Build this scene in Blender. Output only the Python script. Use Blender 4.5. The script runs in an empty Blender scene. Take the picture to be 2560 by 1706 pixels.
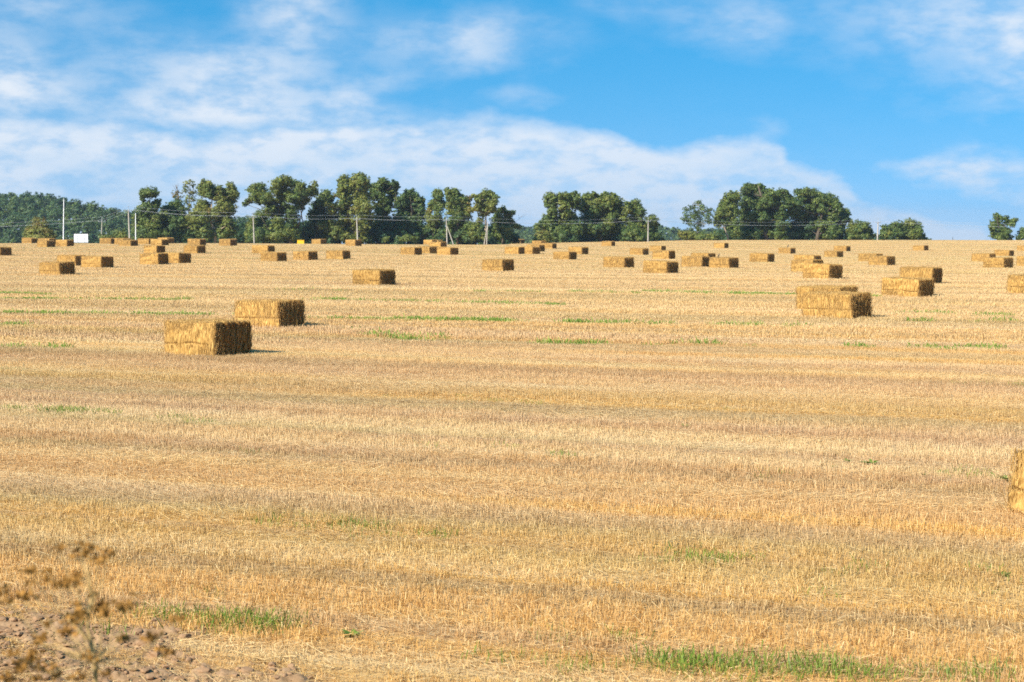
import bpy, math, random
import numpy as np
from mathutils import Vector, Matrix

random.seed(7)
RNG = np.random.default_rng(11)
R = math.radians
SC = bpy.context.scene
COL = SC.collection

# ------------------------------------------------------------------ camera
F_PX = 4270.0            # focal length in photo pixels (photo is 2560 x 1706)
CAM_H = 3.36
PITCH = math.atan(303.0 / F_PX)
cam_d = bpy.data.cameras.new('camera')
cam_d.sensor_width = 36.0
cam_d.lens = F_PX / 2560.0 * 36.0
cam_d.clip_start = 0.1
cam_d.clip_end = 20000
cam_d.dof.use_dof = True
cam_d.dof.focus_distance = 26.0
cam_d.dof.aperture_fstop = 3.7
cam = bpy.data.objects.new('camera', cam_d)
COL.objects.link(cam)
cam.location = (0, 0, CAM_H)
cam.rotation_euler = (math.pi / 2 - PITCH, 0, 0)
SC.camera = cam

# ------------------------------------------------------------------ light
SUN_AZ_FROM = R(223.5)     # direction towards the sun, measured from +x
SUN_EL = R(37)
SKY_STRENGTH = 0.10
SUN_STRENGTH = 4.6
EXPOSURE = 0.93
sun_d = bpy.data.lights.new('sun', 'SUN')
sun_d.energy = SUN_STRENGTH
sun_d.angle = R(0.53)
sun_d.color = (1.0, 0.93, 0.82)
sun = bpy.data.objects.new('sun', sun_d)
COL.objects.link(sun)
to_sun = Vector((math.cos(SUN_EL) * math.cos(SUN_AZ_FROM), math.cos(SUN_EL) * math.sin(SUN_AZ_FROM), math.sin(SUN_EL)))
sun.rotation_euler = to_sun.to_track_quat('Z', 'Y').to_euler()
sun.location = to_sun * 300

SC.view_settings.view_transform = 'Standard'
SC.view_settings.look = 'None'
SC.view_settings.exposure = EXPOSURE
SC.view_settings.gamma = 1
SC.view_settings.use_curve_mapping = False
SC.render.engine = 'CYCLES'
SC.cycles.use_denoising = False
SC.cycles.max_bounces = 6
SC.cycles.diffuse_bounces = 3
SC.cycles.transmission_bounces = 4
SC.cycles.transparent_max_bounces = 6
SC.cycles.use_adaptive_sampling = False


class NT:
    """small helper for building node trees"""
    def __init__(self, tree):
        self.t = tree

    def n(self, kind, **kw):
        nd = self.t.nodes.new(kind)
        for k, v in kw.items():
            setattr(nd, k, v)
        return nd

    def link(self, a, b):
        self.t.links.new(a, b)

    def val(self, sock, v):
        if hasattr(v, 'is_linked') or isinstance(v, bpy.types.NodeSocket):
            self.link(v, sock)
        else:
            sock.default_value = v

    def math(self, op, a, b=0.0, c=0.0, clamp=False):
        nd = self.n('ShaderNodeMath', operation=op, use_clamp=clamp)
        for i, v in enumerate((a, b, c)):
            self.val(nd.inputs[i], v)
        return nd.outputs[0]

    def ramp(self, fac, lo, hi, a=0.0, b=1.0, smooth=True):
        nd = self.n('ShaderNodeMapRange')
        nd.interpolation_type = 'SMOOTHSTEP' if smooth else 'LINEAR'
        self.val(nd.inputs['Value'], fac)
        nd.inputs['From Min'].default_value = lo
        nd.inputs['From Max'].default_value = hi
        nd.inputs['To Min'].default_value = a
        nd.inputs['To Max'].default_value = b
        return nd.outputs[0]

    def mix(self, fac, a, b, mode='MIX'):
        nd = self.n('ShaderNodeMix', data_type='RGBA', blend_type=mode)
        self.val(nd.inputs[0], fac)
        for s, v in ((nd.inputs[6], a), (nd.inputs[7], b)):
            if isinstance(v, bpy.types.NodeSocket):
                self.link(v, s)
            else:
                s.default_value = (*v, 1.0)
        return nd.outputs[2]

    def noise(self, vec, scale, detail=3.0, rough=0.55, dims='3D', dist=0.0):
        nd = self.n('ShaderNodeTexNoise', noise_dimensions=dims)
        if vec is not None:
            self.link(vec, nd.inputs['Vector'])
        nd.inputs['Scale'].default_value = scale
        nd.inputs['Detail'].default_value = detail
        nd.inputs['Roughness'].default_value = rough
        nd.inputs['Distortion'].default_value = dist
        return nd.outputs['Fac']

    def mapping(self, vec, scale=(1, 1, 1), rot=(0, 0, 0), loc=(0, 0, 0)):
        nd = self.n('ShaderNodeMapping')
        self.link(vec, nd.inputs['Vector'])
        nd.inputs['Scale'].default_value = scale
        nd.inputs['Rotation'].default_value = rot
        nd.inputs['Location'].default_value = loc
        return nd.outputs[0]


# ------------------------------------------------------------------ sky
def build_world():
    w = bpy.data.worlds.new('World')
    SC.world = w
    w.use_nodes = True
    t = NT(w.node_tree)
    w.node_tree.nodes.clear()
    out = t.n('ShaderNodeOutputWorld')
    bg = t.n('ShaderNodeBackground')
    bg.inputs['Strength'].default_value = SKY_STRENGTH
    t.link(bg.outputs[0], out.inputs['Surface'])
    tc = t.n('ShaderNodeTexCoord')
    sep = t.n('ShaderNodeSeparateXYZ')
    t.link(tc.outputs['Generated'], sep.inputs[0])
    x, y, z = sep.outputs
    # clear blue: Nishita
    zz = t.math('MULTIPLY_ADD', t.math('MAXIMUM', z, 0.0), 0.75, 0.27)
    comb = t.n('ShaderNodeCombineXYZ')
    t.link(x, comb.inputs[0]); t.link(y, comb.inputs[1]); t.link(zz, comb.inputs[2])
    nrm = t.n('ShaderNodeVectorMath', operation='NORMALIZE')
    t.link(comb.outputs[0], nrm.inputs[0])
    sky = t.n('ShaderNodeTexSky', sky_type='NISHITA')
    sky.sun_disc = False
    sky.sun_elevation = SUN_EL
    sky.sun_rotation = math.pi / 2 - SUN_AZ_FROM
    sky.altitude = 100
    sky.air_density = 1.0
    sky.dust_density = 0.3
    sky.ozone_density = 3.0
    t.link(nrm.outputs[0], sky.inputs[0])
    hs = t.n('ShaderNodeHueSaturation')
    hs.inputs['Saturation'].default_value = 1.42
    hs.inputs['Hue'].default_value = 0.484
    hs.inputs['Value'].default_value = SKY_VALUE
    t.link(sky.outputs[0], hs.inputs['Color'])
    blue = hs.outputs[0]
    # cloud field in azimuth / elevation (degrees)
    az = t.math('MULTIPLY', t.math('ARCTAN2', x, y), 57.29578)
    el = t.math('MULTIPLY', t.math('ARCSINE', z), 57.29578)
    co = t.n('ShaderNodeCombineXYZ')
    t.link(az, co.inputs[0]); t.link(el, co.inputs[1])
    P = co.outputs[0]
    wn = t.n('ShaderNodeTexNoise', noise_dimensions='3D')
    t.link(t.mapping(P, scale=(0.35, 0.6, 1)), wn.inputs['Vector'])
    wn.inputs['Scale'].default_value = 1.0
    wn.inputs['Detail'].default_value = 6.0
    wn.inputs['Roughness'].default_value = 0.52
    wsep = t.n('ShaderNodeSeparateColor')
    t.link(wn.outputs['Color'], wsep.inputs[0])
    waz = t.math('ADD', az, t.math('MULTIPLY_ADD', wsep.outputs[0], 3.2, -1.6))
    wel = t.math('ADD', el, t.math('MULTIPLY_ADD', wsep.outputs[1], 1.6, -0.8))
    detail = t.noise(t.mapping(P, scale=(0.6, 1.3, 1), loc=(3, 7, 0)), 1.0, 8.0, 0.58)
    soft = t.noise(t.mapping(P, scale=(0.16, 0.42, 1), loc=(11, 4, 0)), 1.0, 5.0, 0.6)

    def blob(caz, cel, raz, rel, s):
        dx = t.math('DIVIDE', t.math('SUBTRACT', waz, caz), raz)
        dy = t.math('DIVIDE', t.math('SUBTRACT', wel, cel), rel)
        d2 = t.math('ADD', t.math('MULTIPLY', dx, dx), t.math('MULTIPLY', dy, dy))
        return t.math('MULTIPLY', t.math('POWER', 2.71828, t.math('MULTIPLY', d2, -1.0)), s)

    def A(px): return math.degrees(math.atan((px - 1280) / F_PX))
    def E(py): return (550 - py) / F_PX * 57.29578
    blobs = []
    for (px, py, rx, ry, s) in CLOUDS:
        blobs.append(blob(A(px), E(py), rx / F_PX * 57.3, ry / F_PX * 57.3, s))
    tot = blobs[0]
    for b in blobs[1:]:
        tot = t.math('ADD', tot, b)
    # low bank: its upper edge as a function of azimuth
    fc = t.n('ShaderNodeFloatCurve')
    fac = t.ramp(waz, A(-200), A(2760), 0, 1, smooth=False)
    t.link(fac, fc.inputs['Value'])
    cu = fc.mapping.curves[0]
    pts = [((px + 200) / 2960.0, E(py) / 8.0) for px, py in BANK]
    cu.points[0].location = pts[0]
    cu.points[-1].location = pts[-1]
    for p in pts[1:-1]:
        cu.points.new(*p)
    fc.mapping.update()
    top = t.math('MULTIPLY', fc.outputs[0], 8.0)
    edge = t.math('SUBTRACT', top, wel)
    bank = t.ramp(edge, -0.25, 0.65, 0, 1)
    bank = t.math('MULTIPLY', bank, t.ramp(soft, 0.30, 0.62, 0.62, 0.92))
    # thin veil that thickens toward the horizon
    veil = t.math('MULTIPLY', t.math('POWER', 2.71828, t.math('MULTIPLY', t.math('MAXIMUM', el, 0), -0.45)), 0.42)
    tot = t.math('MULTIPLY', tot, t.ramp(detail, 0.28, 0.68, 0.48, 1.18))
    bank = t.math('MULTIPLY', bank, t.ramp(detail, 0.32, 0.58, 0.68, 1.10))
    # clouds elsewhere in the sky
    gen = t.math('MULTIPLY', t.ramp(soft, 0.56, 0.72, 0, 0.5), t.ramp(el, 7.0, 13.0, 0, 1))
    dens = t.math('MAXIMUM', t.math('MAXIMUM', tot, bank), t.math('MAXIMUM', veil, gen))
    dens = t.math('ADD', dens, t.math('MULTIPLY', t.math('MINIMUM', tot, bank), 0.25))
    dens = t.math('MINIMUM', dens, 0.93)
    cl_lo = tuple(c / SKY_STRENGTH / 2 ** EXPOSURE for c in (0.56, 0.72, 0.92))
    cl_hi = tuple(c / SKY_STRENGTH / 2 ** EXPOSURE for c in (0.84, 0.90, 0.98))
    cc = t.mix(t.ramp(el, 0.0, 3.6, 0.25, 1.0), cl_lo, cl_hi)
    cc = t.mix(t.ramp(detail, 0.3, 0.65, 0.25, 0.0), cc, tuple(c / SKY_STRENGTH / 2 ** EXPOSURE for c in (0.50, 0.68, 0.92)))
    t.link(t.mix(dens, blue, cc), bg.inputs['Color'])


SKY_VALUE = 1.02
# (px, py, half width, half height, density): where clouds hang in the photograph's sky
CLOUDS = [
    (20, 235, 170, 90, .72), (480, 190, 230, 75, .44), (640, 215, 170, 80, .32), (330, 90, 110, 70, .22),
    (130, 25, 120, 60, .36), (730, 75, 110, 90, .42), (740, 10, 140, 60, .30), (1130, 110, 250, 65, .42),
    (1190, 100, 110, 50, .18), (1300, 250, 90, 35, .28), (860, 240, 80, 45, .30), (990, 205, 90, 30, .26),
    (1840, 60, 160, 75, .38), (2280, 70, 190, 90, .36), (2540, 120, 150, 130, .62), (1560, 10, 120, 40, .20),
    (2440, 430, 190, 45, .62), (2270, 425, 100, 25, .25), (2560, 490, 200, 60, .5), (1900, 350, 80, 50, .25),
    (560, 280, 320, 70, .20), (0, 90, 80, 120, .25), (680, 300, 240, 55, .26), (420, 290, 160, 50, .35), (930, 300, 200, 50, .3), (2300, 250, 300, 260, .10),
]
BANK = [(-200, 300), (0, 305), (230, 292), (330, 318), (430, 335), (560, 322), (800, 312), (1060, 296), (1300, 292),
        (1440, 310), (1600, 352), (1760, 356), (1900, 340), (2010, 400), (2110, 435), (2200, 500), (2330, 530), (2560, 545), (2760, 545)]
build_world()


# ------------------------------------------------------------------ terrain
def _smooth(xs, ys, sig):
    g = np.linspace(0, 9000, 18001)
    v = np.interp(g, xs, ys)
    k = np.arange(-60, 61)
    ker = np.exp(-0.5 * (k * 0.5 / sig) ** 2)
    ker /= ker.sum()
    return g, np.convolve(np.pad(v, 60, mode='edge'), ker, mode='valid')


_FAR = [(430, -4.6), (700, -10.5), (1200, -22), (2500, -60), (9000, -230)]
_L = [(0, 0), (105, 0), (140, -.2), (175, -.05), (205, .12), (235, .02), (262, -.32), (300, -1.1), (340, -2.2)] + _FAR
_Rr = [(0, 0), (88, 0), (110, -.25), (150, -.62), (205, -1.18), (238, -1.36), (283, -1.08), (325, -.60), (340, -.66), (370, -1.6)] + _FAR
_gL, _zL = _smooth([p[0] for p in _L], [p[1] for p in _L], 9.0)
_gR, _zR = _smooth([p[0] for p in _Rr], [p[1] for p in _Rr], 9.0)


def vnoise(x, y, seed=0):
    x = np.asarray(x, float); y = np.asarray(y, float)
    xi = np.floor(x).astype(np.int64); yi = np.floor(y).astype(np.int64)
    fx = x - xi; fy = y - yi
    fx = fx * fx * (3 - 2 * fx); fy = fy * fy * (3 - 2 * fy)

    def h(a, b):
        n = (a * 374761393 + b * 668265263 + seed * 982451653) & 0xFFFFFFFF
        n = ((n ^ (n >> 13)) * 1274126177) & 0xFFFFFFFF
        n = (n ^ (n >> 16)) & 0xFFFFFFFF
        return n / 4294967295.0
    a = h(xi, yi); b = h(xi + 1, yi); c = h(xi, yi + 1); d = h(xi + 1, yi + 1)
    return (a * (1 - fx) + b * fx) * (1 - fy) + (c * (1 - fx) + d * fx) * fy


def fbm(x, y, oct=4, seed=0):
    s = 0; a = 0.5; f = 1.0
    for i in range(oct):
        s = s + a * vnoise(np.asarray(x) * f, np.asarray(y) * f, seed + i * 17)
        a *= 0.5; f *= 2.03
    return s / (1 - 0.5 ** oct)


def ground_z(X, Y):
    X = np.asarray(X, float); Y = np.asarray(Y, float)
    s = np.clip((X + 45) / 90.0, 0, 1); s = s * s * (3 - 2 * s)
    rr = np.maximum(np.abs(Y), 0)
    z = np.interp(rr, _gL, _zL) * (1 - s) + np.interp(rr, _gR, _zR) * s
    z = np.where(Y < 0, 0, z)
    b = np.clip((11.2 - Y) / 9.2, 0, 1)
    z = z + 1.72 * b
    return z


def ray(px, py):
    vx = (px - 1280) / F_PX; vz = -(py - 853) / F_PX
    cp, sp = math.cos(PITCH), math.sin(PITCH)
    d = np.array([vx, cp + vz * sp, vz * cp - sp])
    return d / d[1]           # per metre of Y


def on_ground(px, py, lo=9.0, hi=420.0):
    """where the sight line through a photo pixel first meets the field"""
    d = ray(px, py)
    ys = np.concatenate([np.arange(lo, 60, .02), np.arange(60, hi, .1)])
    h = CAM_H + d[2] * ys - ground_z(d[0] * ys, ys)
    k = np.argmax(h <= 0)
    if h[k] > 0:
        k = np.argmin(h)
    Y = ys[k]
    return np.array([d[0] * Y, Y, float(ground_z(d[0] * Y, Y))])


def at(px, py, Y):
    d = ray(px, py)
    return np.array([d[0] * Y, Y, CAM_H + d[2] * Y])


# row direction of the field
ROW = R(-20)
RU = np.array([math.cos(ROW), math.sin(ROW)])
RV = np.array([-math.sin(ROW), math.cos(ROW)])


# ------------------------------------------------------------------ mesh helpers
def tag(o, label=None, cat=None, group=None, kind=None):
    if label: o['label'] = label
    if cat: o['category'] = cat
    if group: o['group'] = group
    if kind: o['kind'] = kind
    return o


def empty(name, loc, rz=0.0):
    o = bpy.data.objects.new(name, None)
    o.empty_display_size = 0.3
    o.location = loc
    o.rotation_euler = (0, 0, rz)
    COL.objects.link(o)
    return o


def link(name, mesh, parent=None, mats=()):
    o = bpy.data.objects.new(name, mesh)
    for m in mats:
        if m.name not in [x.name for x in mesh.materials if x]:
            mesh.materials.append(m)
    if parent is not None:
        o.parent = parent
    COL.objects.link(o)
    return o


def np_mesh(name, V, F, attrs=None, smooth=False):
    """V (n,3), F (m,k)"""
    V = np.asarray(V, np.float32); F = np.asarray(F, np.int32)
    me = bpy.data.meshes.new(name)
    me.vertices.add(len(V)); me.vertices.foreach_set('co', V.ravel())
    k = F.shape[1]
    me.loops.add(F.size); me.loops.foreach_set('vertex_index', F.ravel())
    me.polygons.add(len(F))
    me.polygons.foreach_set('loop_start', np.arange(0, F.size, k, dtype=np.int32))
    me.polygons.foreach_set('loop_total', np.full(len(F), k, np.int32))
    if smooth:
        me.polygons.foreach_set('use_smooth', np.ones(len(F), bool))
    for a, v in (attrs or {}).items():
        at_ = me.attributes.new(a, 'FLOAT', 'POINT')
        at_.data.foreach_set('value', np.asarray(v, np.float32).ravel())
    me.update(calc_edges=True)
    me.validate()
    return me


def quads_mesh(name, Q, attrs=None):
    """Q (n,k,3) loose faces; attrs per face"""
    n, k = len(Q), Q.shape[1]
    F = np.arange(n * k).reshape(n, k)
    return np_mesh(name, Q.reshape(-1, 3), F, {a: np.repeat(v, k) for a, v in (attrs or {}).items()})


def unit(v):
    return v / np.maximum(np.linalg.norm(v, axis=-1, keepdims=True), 1e-9)


class MB:
    """collects tubes and boxes into one mesh"""
    def __init__(self):
        self.v = []; self.f = []

    def tube(self, pts, rad, n=8, cap=True):
        pts = [Vector(p) for p in pts]
        base = len(self.v)
        prev = None
        for i, p in enumerate(pts):
            if i == 0: d = pts[1] - p
            elif i == len(pts) - 1: d = p - pts[i - 1]
            else: d = pts[i + 1] - pts[i - 1]
            d.normalize()
            up = Vector((0, 0, 1)) if abs(d.z) < 0.95 else Vector((1, 0, 0))
            if prev is not None and abs(prev.dot(d)) < 0.97:
                up = prev
            a = d.cross(up).normalized(); b = a.cross(d).normalized()
            prev = b
            r = rad[i] if hasattr(rad, '__len__') else rad
            for k in range(n):
                t = 2 * math.pi * k / n
                self.v.append(p + (a * math.cos(t) + b * math.sin(t)) * r)
        for i in range(len(pts) - 1):
            for k in range(n):
                k2 = (k + 1) % n
                self.f.append((base + i * n + k, base + i * n + k2, base + (i + 1) * n + k2, base + (i + 1) * n + k))
        if cap:
            self.f.append(tuple(base + k for k in range(n))[::-1])
            self.f.append(tuple(base + (len(pts) - 1) * n + k for k in range(n)))
        return self

    def box(self, c, s, rot=None, bev=0.0):
        base = len(self.v)
        hx, hy, hz = s[0] / 2, s[1] / 2, s[2] / 2
        vs = []
        for zz in (-hz, hz):
            for (xx, yy) in ((-hx, -hy), (hx, -hy), (hx, hy), (-hx, hy)):
                vs.append(Vector((xx, yy, zz)))
        for v in vs:
            if rot is not None: v = rot @ v
            self.v.append(v + Vector(c))
        for q in ((3, 2, 1, 0), (4, 5, 6, 7), (0, 1, 5, 4), (1, 2, 6, 5), (2, 3, 7, 6), (3, 0, 4, 7)):
            self.f.append(tuple(base + i for i in q))
        return self

    def blob(self, c, r, rot=None, nu=14, nv=9):
        base = len(self.v)
        for j in range(nv + 1):
            ph = math.pi * j / nv
            for i in range(nu):
                th = 2 * math.pi * i / nu
                v = Vector((r[0] * math.sin(ph) * math.cos(th), r[1] * math.sin(ph) * math.sin(th), r[2] * math.cos(ph)))
                if rot is not None: v = rot @ v
                self.v.append(v + Vector(c))
        for j in range(nv):
            for i in range(nu):
                i2 = (i + 1) % nu
                self.f.append((base + j * nu + i, base + (j + 1) * nu + i, base + (j + 1) * nu + i2, base + j * nu + i2))
        return self

    def build(self, name, mat, parent=None, smooth=False):
        me = bpy.data.meshes.new(name)
        me.from_pydata([tuple(v) for v in self.v], [], self.f)
        me.validate()
        if smooth:
            me.polygons.foreach_set('use_smooth', np.ones(len(me.polygons), bool))
        me.materials.append(mat)
        return link(name, me, parent)


# ------------------------------------------------------------------ materials
def new_mat(name):
    m = bpy.data.materials.new(name)
    m.use_nodes = True
    m.node_tree.nodes.clear()
    t = NT(m.node_tree)
    out = t.n('ShaderNodeOutputMaterial')
    return m, t, out


def princ(t, out, col, rough=0.75, spec=0.25, normal=None, metal=0.0):
    b = t.n('ShaderNodeBsdfPrincipled')
    t.val(b.inputs['Base Color'], col if isinstance(col, bpy.types.NodeSocket) else (*col, 1))
    t.val(b.inputs['Roughness'], rough)
    b.inputs['Specular IOR Level'].default_value = spec
    b.inputs['Metallic'].default_value = metal
    if normal is not None:
        t.link(normal, b.inputs['Normal'])
    t.link(b.outputs[0], out.inputs['Surface'])
    return b


def thin_leafy(t, out, col, trans=0.3, rough=0.6, spec=0.2):
    """a thin blade: reflects and lets some light through"""
    b = t.n('ShaderNodeBsdfPrincipled')
    t.link(col, b.inputs['Base Color'])
    b.inputs['Roughness'].default_value = rough
    b.inputs['Specular IOR Level'].default_value = spec
    tr = t.n('ShaderNodeBsdfTranslucent')
    t.link(col, tr.inputs['Color'])
    mx = t.n('ShaderNodeMixShader')
    mx.inputs[0].default_value = trans
    t.link(b.outputs[0], mx.inputs[1]); t.link(tr.outputs[0], mx.inputs[2])
    t.link(mx.outputs[0], out.inputs['Surface'])


def attr(t, name):
    a = t.n('ShaderNodeAttribute')
    a.attribute_name = name
    return a.outputs['Fac']


GOLD = (0.77, 0.46, 0.122)
PINK = (0.68, 0.45, 0.228)
PALE = (0.83, 0.615, 0.305)
OLIVE = (0.56, 0.48, 0.17)
RUST = (0.60, 0.345, 0.125)


def field_tone(t):
    """colour of the straw across the field: bands along the rows"""
    g = t.n('ShaderNodeNewGeometry')
    pos = g.outputs['Position']
    rot = t.mapping(pos, rot=(0, 0, -ROW))
    a = t.noise(t.mapping(rot, scale=(.030, .42, 0)), 1.0, 4.0, .6)
    b = t.noise(t.mapping(rot, scale=(.10, 1.0, 0), loc=(7, 3, 0)), 1.0, 3.0, .6)
    c = t.noise(t.mapping(rot, scale=(.018, .30, 0), loc=(31, 13, 0)), 1.0, 3.0, .6)
    e = t.noise(t.mapping(rot, scale=(.35, .6, 0), loc=(2, 9, 0)), 1.0, 3.0, .6)
    sep = t.n('ShaderNodeSeparateXYZ')
    t.link(rot, sep.inputs[0])
    v = t.math('ADD', sep.outputs[1], t.math('MULTIPLY_ADD', a, 10.0, -5.0))
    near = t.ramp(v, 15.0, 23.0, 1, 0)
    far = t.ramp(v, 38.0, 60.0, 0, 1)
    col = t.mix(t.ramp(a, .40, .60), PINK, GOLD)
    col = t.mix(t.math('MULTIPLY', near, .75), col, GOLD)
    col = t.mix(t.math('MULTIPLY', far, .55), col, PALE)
    pb = t.math('MULTIPLY', t.ramp(b, .48, .66, 0, .65), t.math('MULTIPLY_ADD', near, -.45, 1.0))
    col = t.mix(pb, col, PALE)
    mv = t.math('ABSOLUTE', t.math('SUBTRACT', v, 25.5))
    mauve = t.math('MULTIPLY', t.ramp(mv, 1.5, 5.5, 1, 0), t.ramp(e, .30, .60, .9, .45))
    col = t.mix(mauve, col, (.58, .39, .225))
    mv2 = t.math('ABSOLUTE', t.math('SUBTRACT', v, 36.0))
    col = t.mix(t.math('MULTIPLY', t.ramp(mv2, .8, 3.0, 1, 0), .55), col, (.58, .37, .19))
    col = t.mix(t.ramp(c, .57, .68, 0, .50), col, OLIVE)
    col = t.mix(t.ramp(e, .55, .75, 0, .45), col, RUST)
    # swaths about seven metres wide, left by the harvester
    sw = t.n('ShaderNodeSeparateXYZ')
    t.link(rot, sw.inputs[0])
    sv = t.math('ADD', sw.outputs[1], t.math('MULTIPLY_ADD', a, 5.0, -2.5))
    ph = t.math('FRACT', t.math('DIVIDE', sv, 7.2))
    pk = t.math('ABSOLUTE', t.math('SUBTRACT', ph, .5))
    col = t.mix(t.math('MULTIPLY', t.ramp(pk, .0, .17, 1, 0), t.ramp(b, .3, .7, .25, .8)), col, (.87, .68, .375))
    col = t.mix(t.math('MULTIPLY', t.ramp(pk, .36, .47, 0, 1), t.ramp(c, .35, .6, .2, .8)), col, (.52, .375, .17))
    h2 = t.noise(t.mapping(rot, scale=(.004, .15, 0), loc=(9, 2, 0)), 1.0, 3.0, .65)
    col = t.mix(t.ramp(h2, .53, .68, 0, .6), col, (.88, .70, .39))
    col = t.mix(t.ramp(h2, .32, .47, .75, 0), col, (.54, .42, .17))
    w2 = t.math('ABSOLUTE', t.math('SUBTRACT', t.math('FRACT', t.math('DIVIDE', sv, 15.5)), .5))
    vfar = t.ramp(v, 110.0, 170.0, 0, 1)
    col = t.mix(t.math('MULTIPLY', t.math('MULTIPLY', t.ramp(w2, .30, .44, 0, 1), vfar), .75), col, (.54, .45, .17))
    # fine swath lines along the rows, pale where straw lies thick, browner where soil shows
    h1 = t.noise(t.mapping(rot, scale=(.012, 1.5, 0), loc=(5, 1, 0)), 1.0, 4.0, .7)
    col = t.mix(t.ramp(h1, .52, .68, 0, .6), col, (.87, .68, .375))
    col = t.mix(t.ramp(h1, .30, .46, .5, 0), col, (.50, .33, .17))
    h3 = t.noise(t.mapping(rot, scale=(.02, .75, 0), loc=(15, 6, 0)), 1.0, 3.0, .6)
    col = t.mix(t.ramp(h3, .52, .64, 0, .5), col, (.56, .36, .185))
    col = t.mix(t.ramp(h3, .34, .45, .4, 0), col, (.84, .61, .27))
    return col, rot


def mat_straw_field():
    m, t, out = new_mat('stubble_straw')
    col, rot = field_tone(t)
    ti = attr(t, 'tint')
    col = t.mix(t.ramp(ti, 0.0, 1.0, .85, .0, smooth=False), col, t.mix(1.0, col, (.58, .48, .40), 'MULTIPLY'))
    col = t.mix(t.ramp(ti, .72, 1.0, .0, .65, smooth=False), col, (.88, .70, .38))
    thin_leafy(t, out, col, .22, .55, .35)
    return m


def mat_ground():
    m, t, out = new_mat('field_soil')
    col, rot = field_tone(t)
    g = t.n('ShaderNodeNewGeometry')
    n1 = t.noise(g.outputs['Position'], 9.0, 6.0, .65)
    n2 = t.noise(g.outputs['Position'], 55.0, 3.0, .6)
    soil = t.mix(t.ramp(n1, .3, .7), (.24, .142, .068), (.41, .258, .138))
    lit = t.math('MULTIPLY', t.ramp(n2, .35, .62, .25, 1.0), .75)
    sa = attr(t, 'bare')
    col = t.mix(t.math('MULTIPLY', lit, t.math('SUBTRACT', 1.0, sa)), soil, t.mix(1.0, col, (.80, .80, .80), 'MULTIPLY'))
    ga = attr(t, 'grass')
    col = t.mix(ga, col, t.mix(n1, (.05, .11, .025), (.11, .17, .04)))
    bp = t.n('ShaderNodeBump')
    bp.inputs['Strength'].default_value = .6
    bp.inputs['Distance'].default_value = .03
    t.link(n1, bp.inputs['Height'])
    princ(t, out, col, .95, .1, bp.outputs[0])
    return m


def mat_bale(fib=False):
    m, t, out = new_mat('bale_straw_fibre' if fib else 'bale_straw')
    tc = t.n('ShaderNodeTexCoord')
    oi = t.n('ShaderNodeObjectInfo')
    off = t.math('MULTIPLY', oi.outputs['Random'], 37.0)
    ad = t.n('ShaderNodeVectorMath', operation='ADD')
    t.link(tc.outputs['Object'], ad.inputs[0])
    cx = t.n('ShaderNodeCombineXYZ')
    t.link(off, cx.inputs[0]); t.link(off, cx.inputs[1])
    t.link(cx.outputs[0], ad.inputs[1])
    P = ad.outputs[0]
    n1 = t.noise(t.mapping(P, scale=(30, 30, 5)), 1.0, 5.0, .7)
    n2 = t.noise(P, 3.5, 4.0, .6)
    col = t.mix(t.ramp(n1, .34, .66), (.15, .072, .016), (.62, .385, .118))
    col = t.mix(t.ramp(n2, .45, .72, 0, .55), col, (.36, .19, .045))
    if fib:
        ti = attr(t, 'tint')
        col = t.mix(ti, (.25, .135, .035), (.66, .43, .15))
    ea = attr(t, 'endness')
    col = t.mix(t.math('MULTIPLY', ea, .78), col, t.mix(1.0, col, (.50, .37, .28), 'MULTIPLY'))  # ends darker: browned straw, with their deep shade also put into the colour
    br = t.math('MULTIPLY_ADD', oi.outputs['Random'], .22, .89)
    cm = t.n('ShaderNodeVectorMath', operation='SCALE')
    t.link(col, cm.inputs[0]); t.link(br, cm.inputs['Scale'])
    col = cm.outputs[0]
    if fib:
        thin_leafy(t, out, col, .15, .55, .3)
    else:
        bp = t.n('ShaderNodeBump')
        bp.inputs['Strength'].default_value = .9
        bp.inputs['Distance'].default_value = .03
        t.link(n1, bp.inputs['Height'])
        princ(t, out, col, .85, .15, bp.outputs[0])
    return m


def mat_leaf():
    m, t, out = new_mat('tree_leaves')
    hue = attr(t, 'hue'); ti = attr(t, 'tint')
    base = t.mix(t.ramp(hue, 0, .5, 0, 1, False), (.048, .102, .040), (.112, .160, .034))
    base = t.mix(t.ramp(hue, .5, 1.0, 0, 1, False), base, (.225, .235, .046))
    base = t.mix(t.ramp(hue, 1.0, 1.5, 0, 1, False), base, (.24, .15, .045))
    v = t.n('ShaderNodeVectorMath', operation='SCALE')
    t.link(base, v.inputs[0])
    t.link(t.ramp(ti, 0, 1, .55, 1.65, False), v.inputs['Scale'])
    thin_leafy(t, out, v.outputs[0], .28, .5, .3)
    return m


def mat_bark():
    m, t, out = new_mat('bark')
    g = t.n('ShaderNodeNewGeometry')
    n = t.noise(t.mapping(g.outputs['Position'], scale=(3, 3, .8)), 1.0, 4.0, .6)
    princ(t, out, t.mix(t.ramp(n, .3, .7), (.065, .05, .036), (.17, .135, .10)), .9, .1)
    return m


def mat_pale_bark():
    m, t, out = new_mat('pale_bark')
    g = t.n('ShaderNodeNewGeometry')
    n = t.noise(t.mapping(g.outputs['Position'], scale=(3, 3, 1.2)), 1.0, 4.0, .6)
    princ(t, out, t.mix(t.ramp(n, .3, .7), (.20, .16, .11), (.46, .37, .26)), .85, .1)
    return m


def mat_grass():
    m, t, out = new_mat('green_regrowth')
    ti = attr(t, 'tint')
    col = t.mix(ti, (.085, .175, .016), (.28, .36, .06))
    thin_leafy(t, out, col, .35, .5, .3)
    return m


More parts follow.
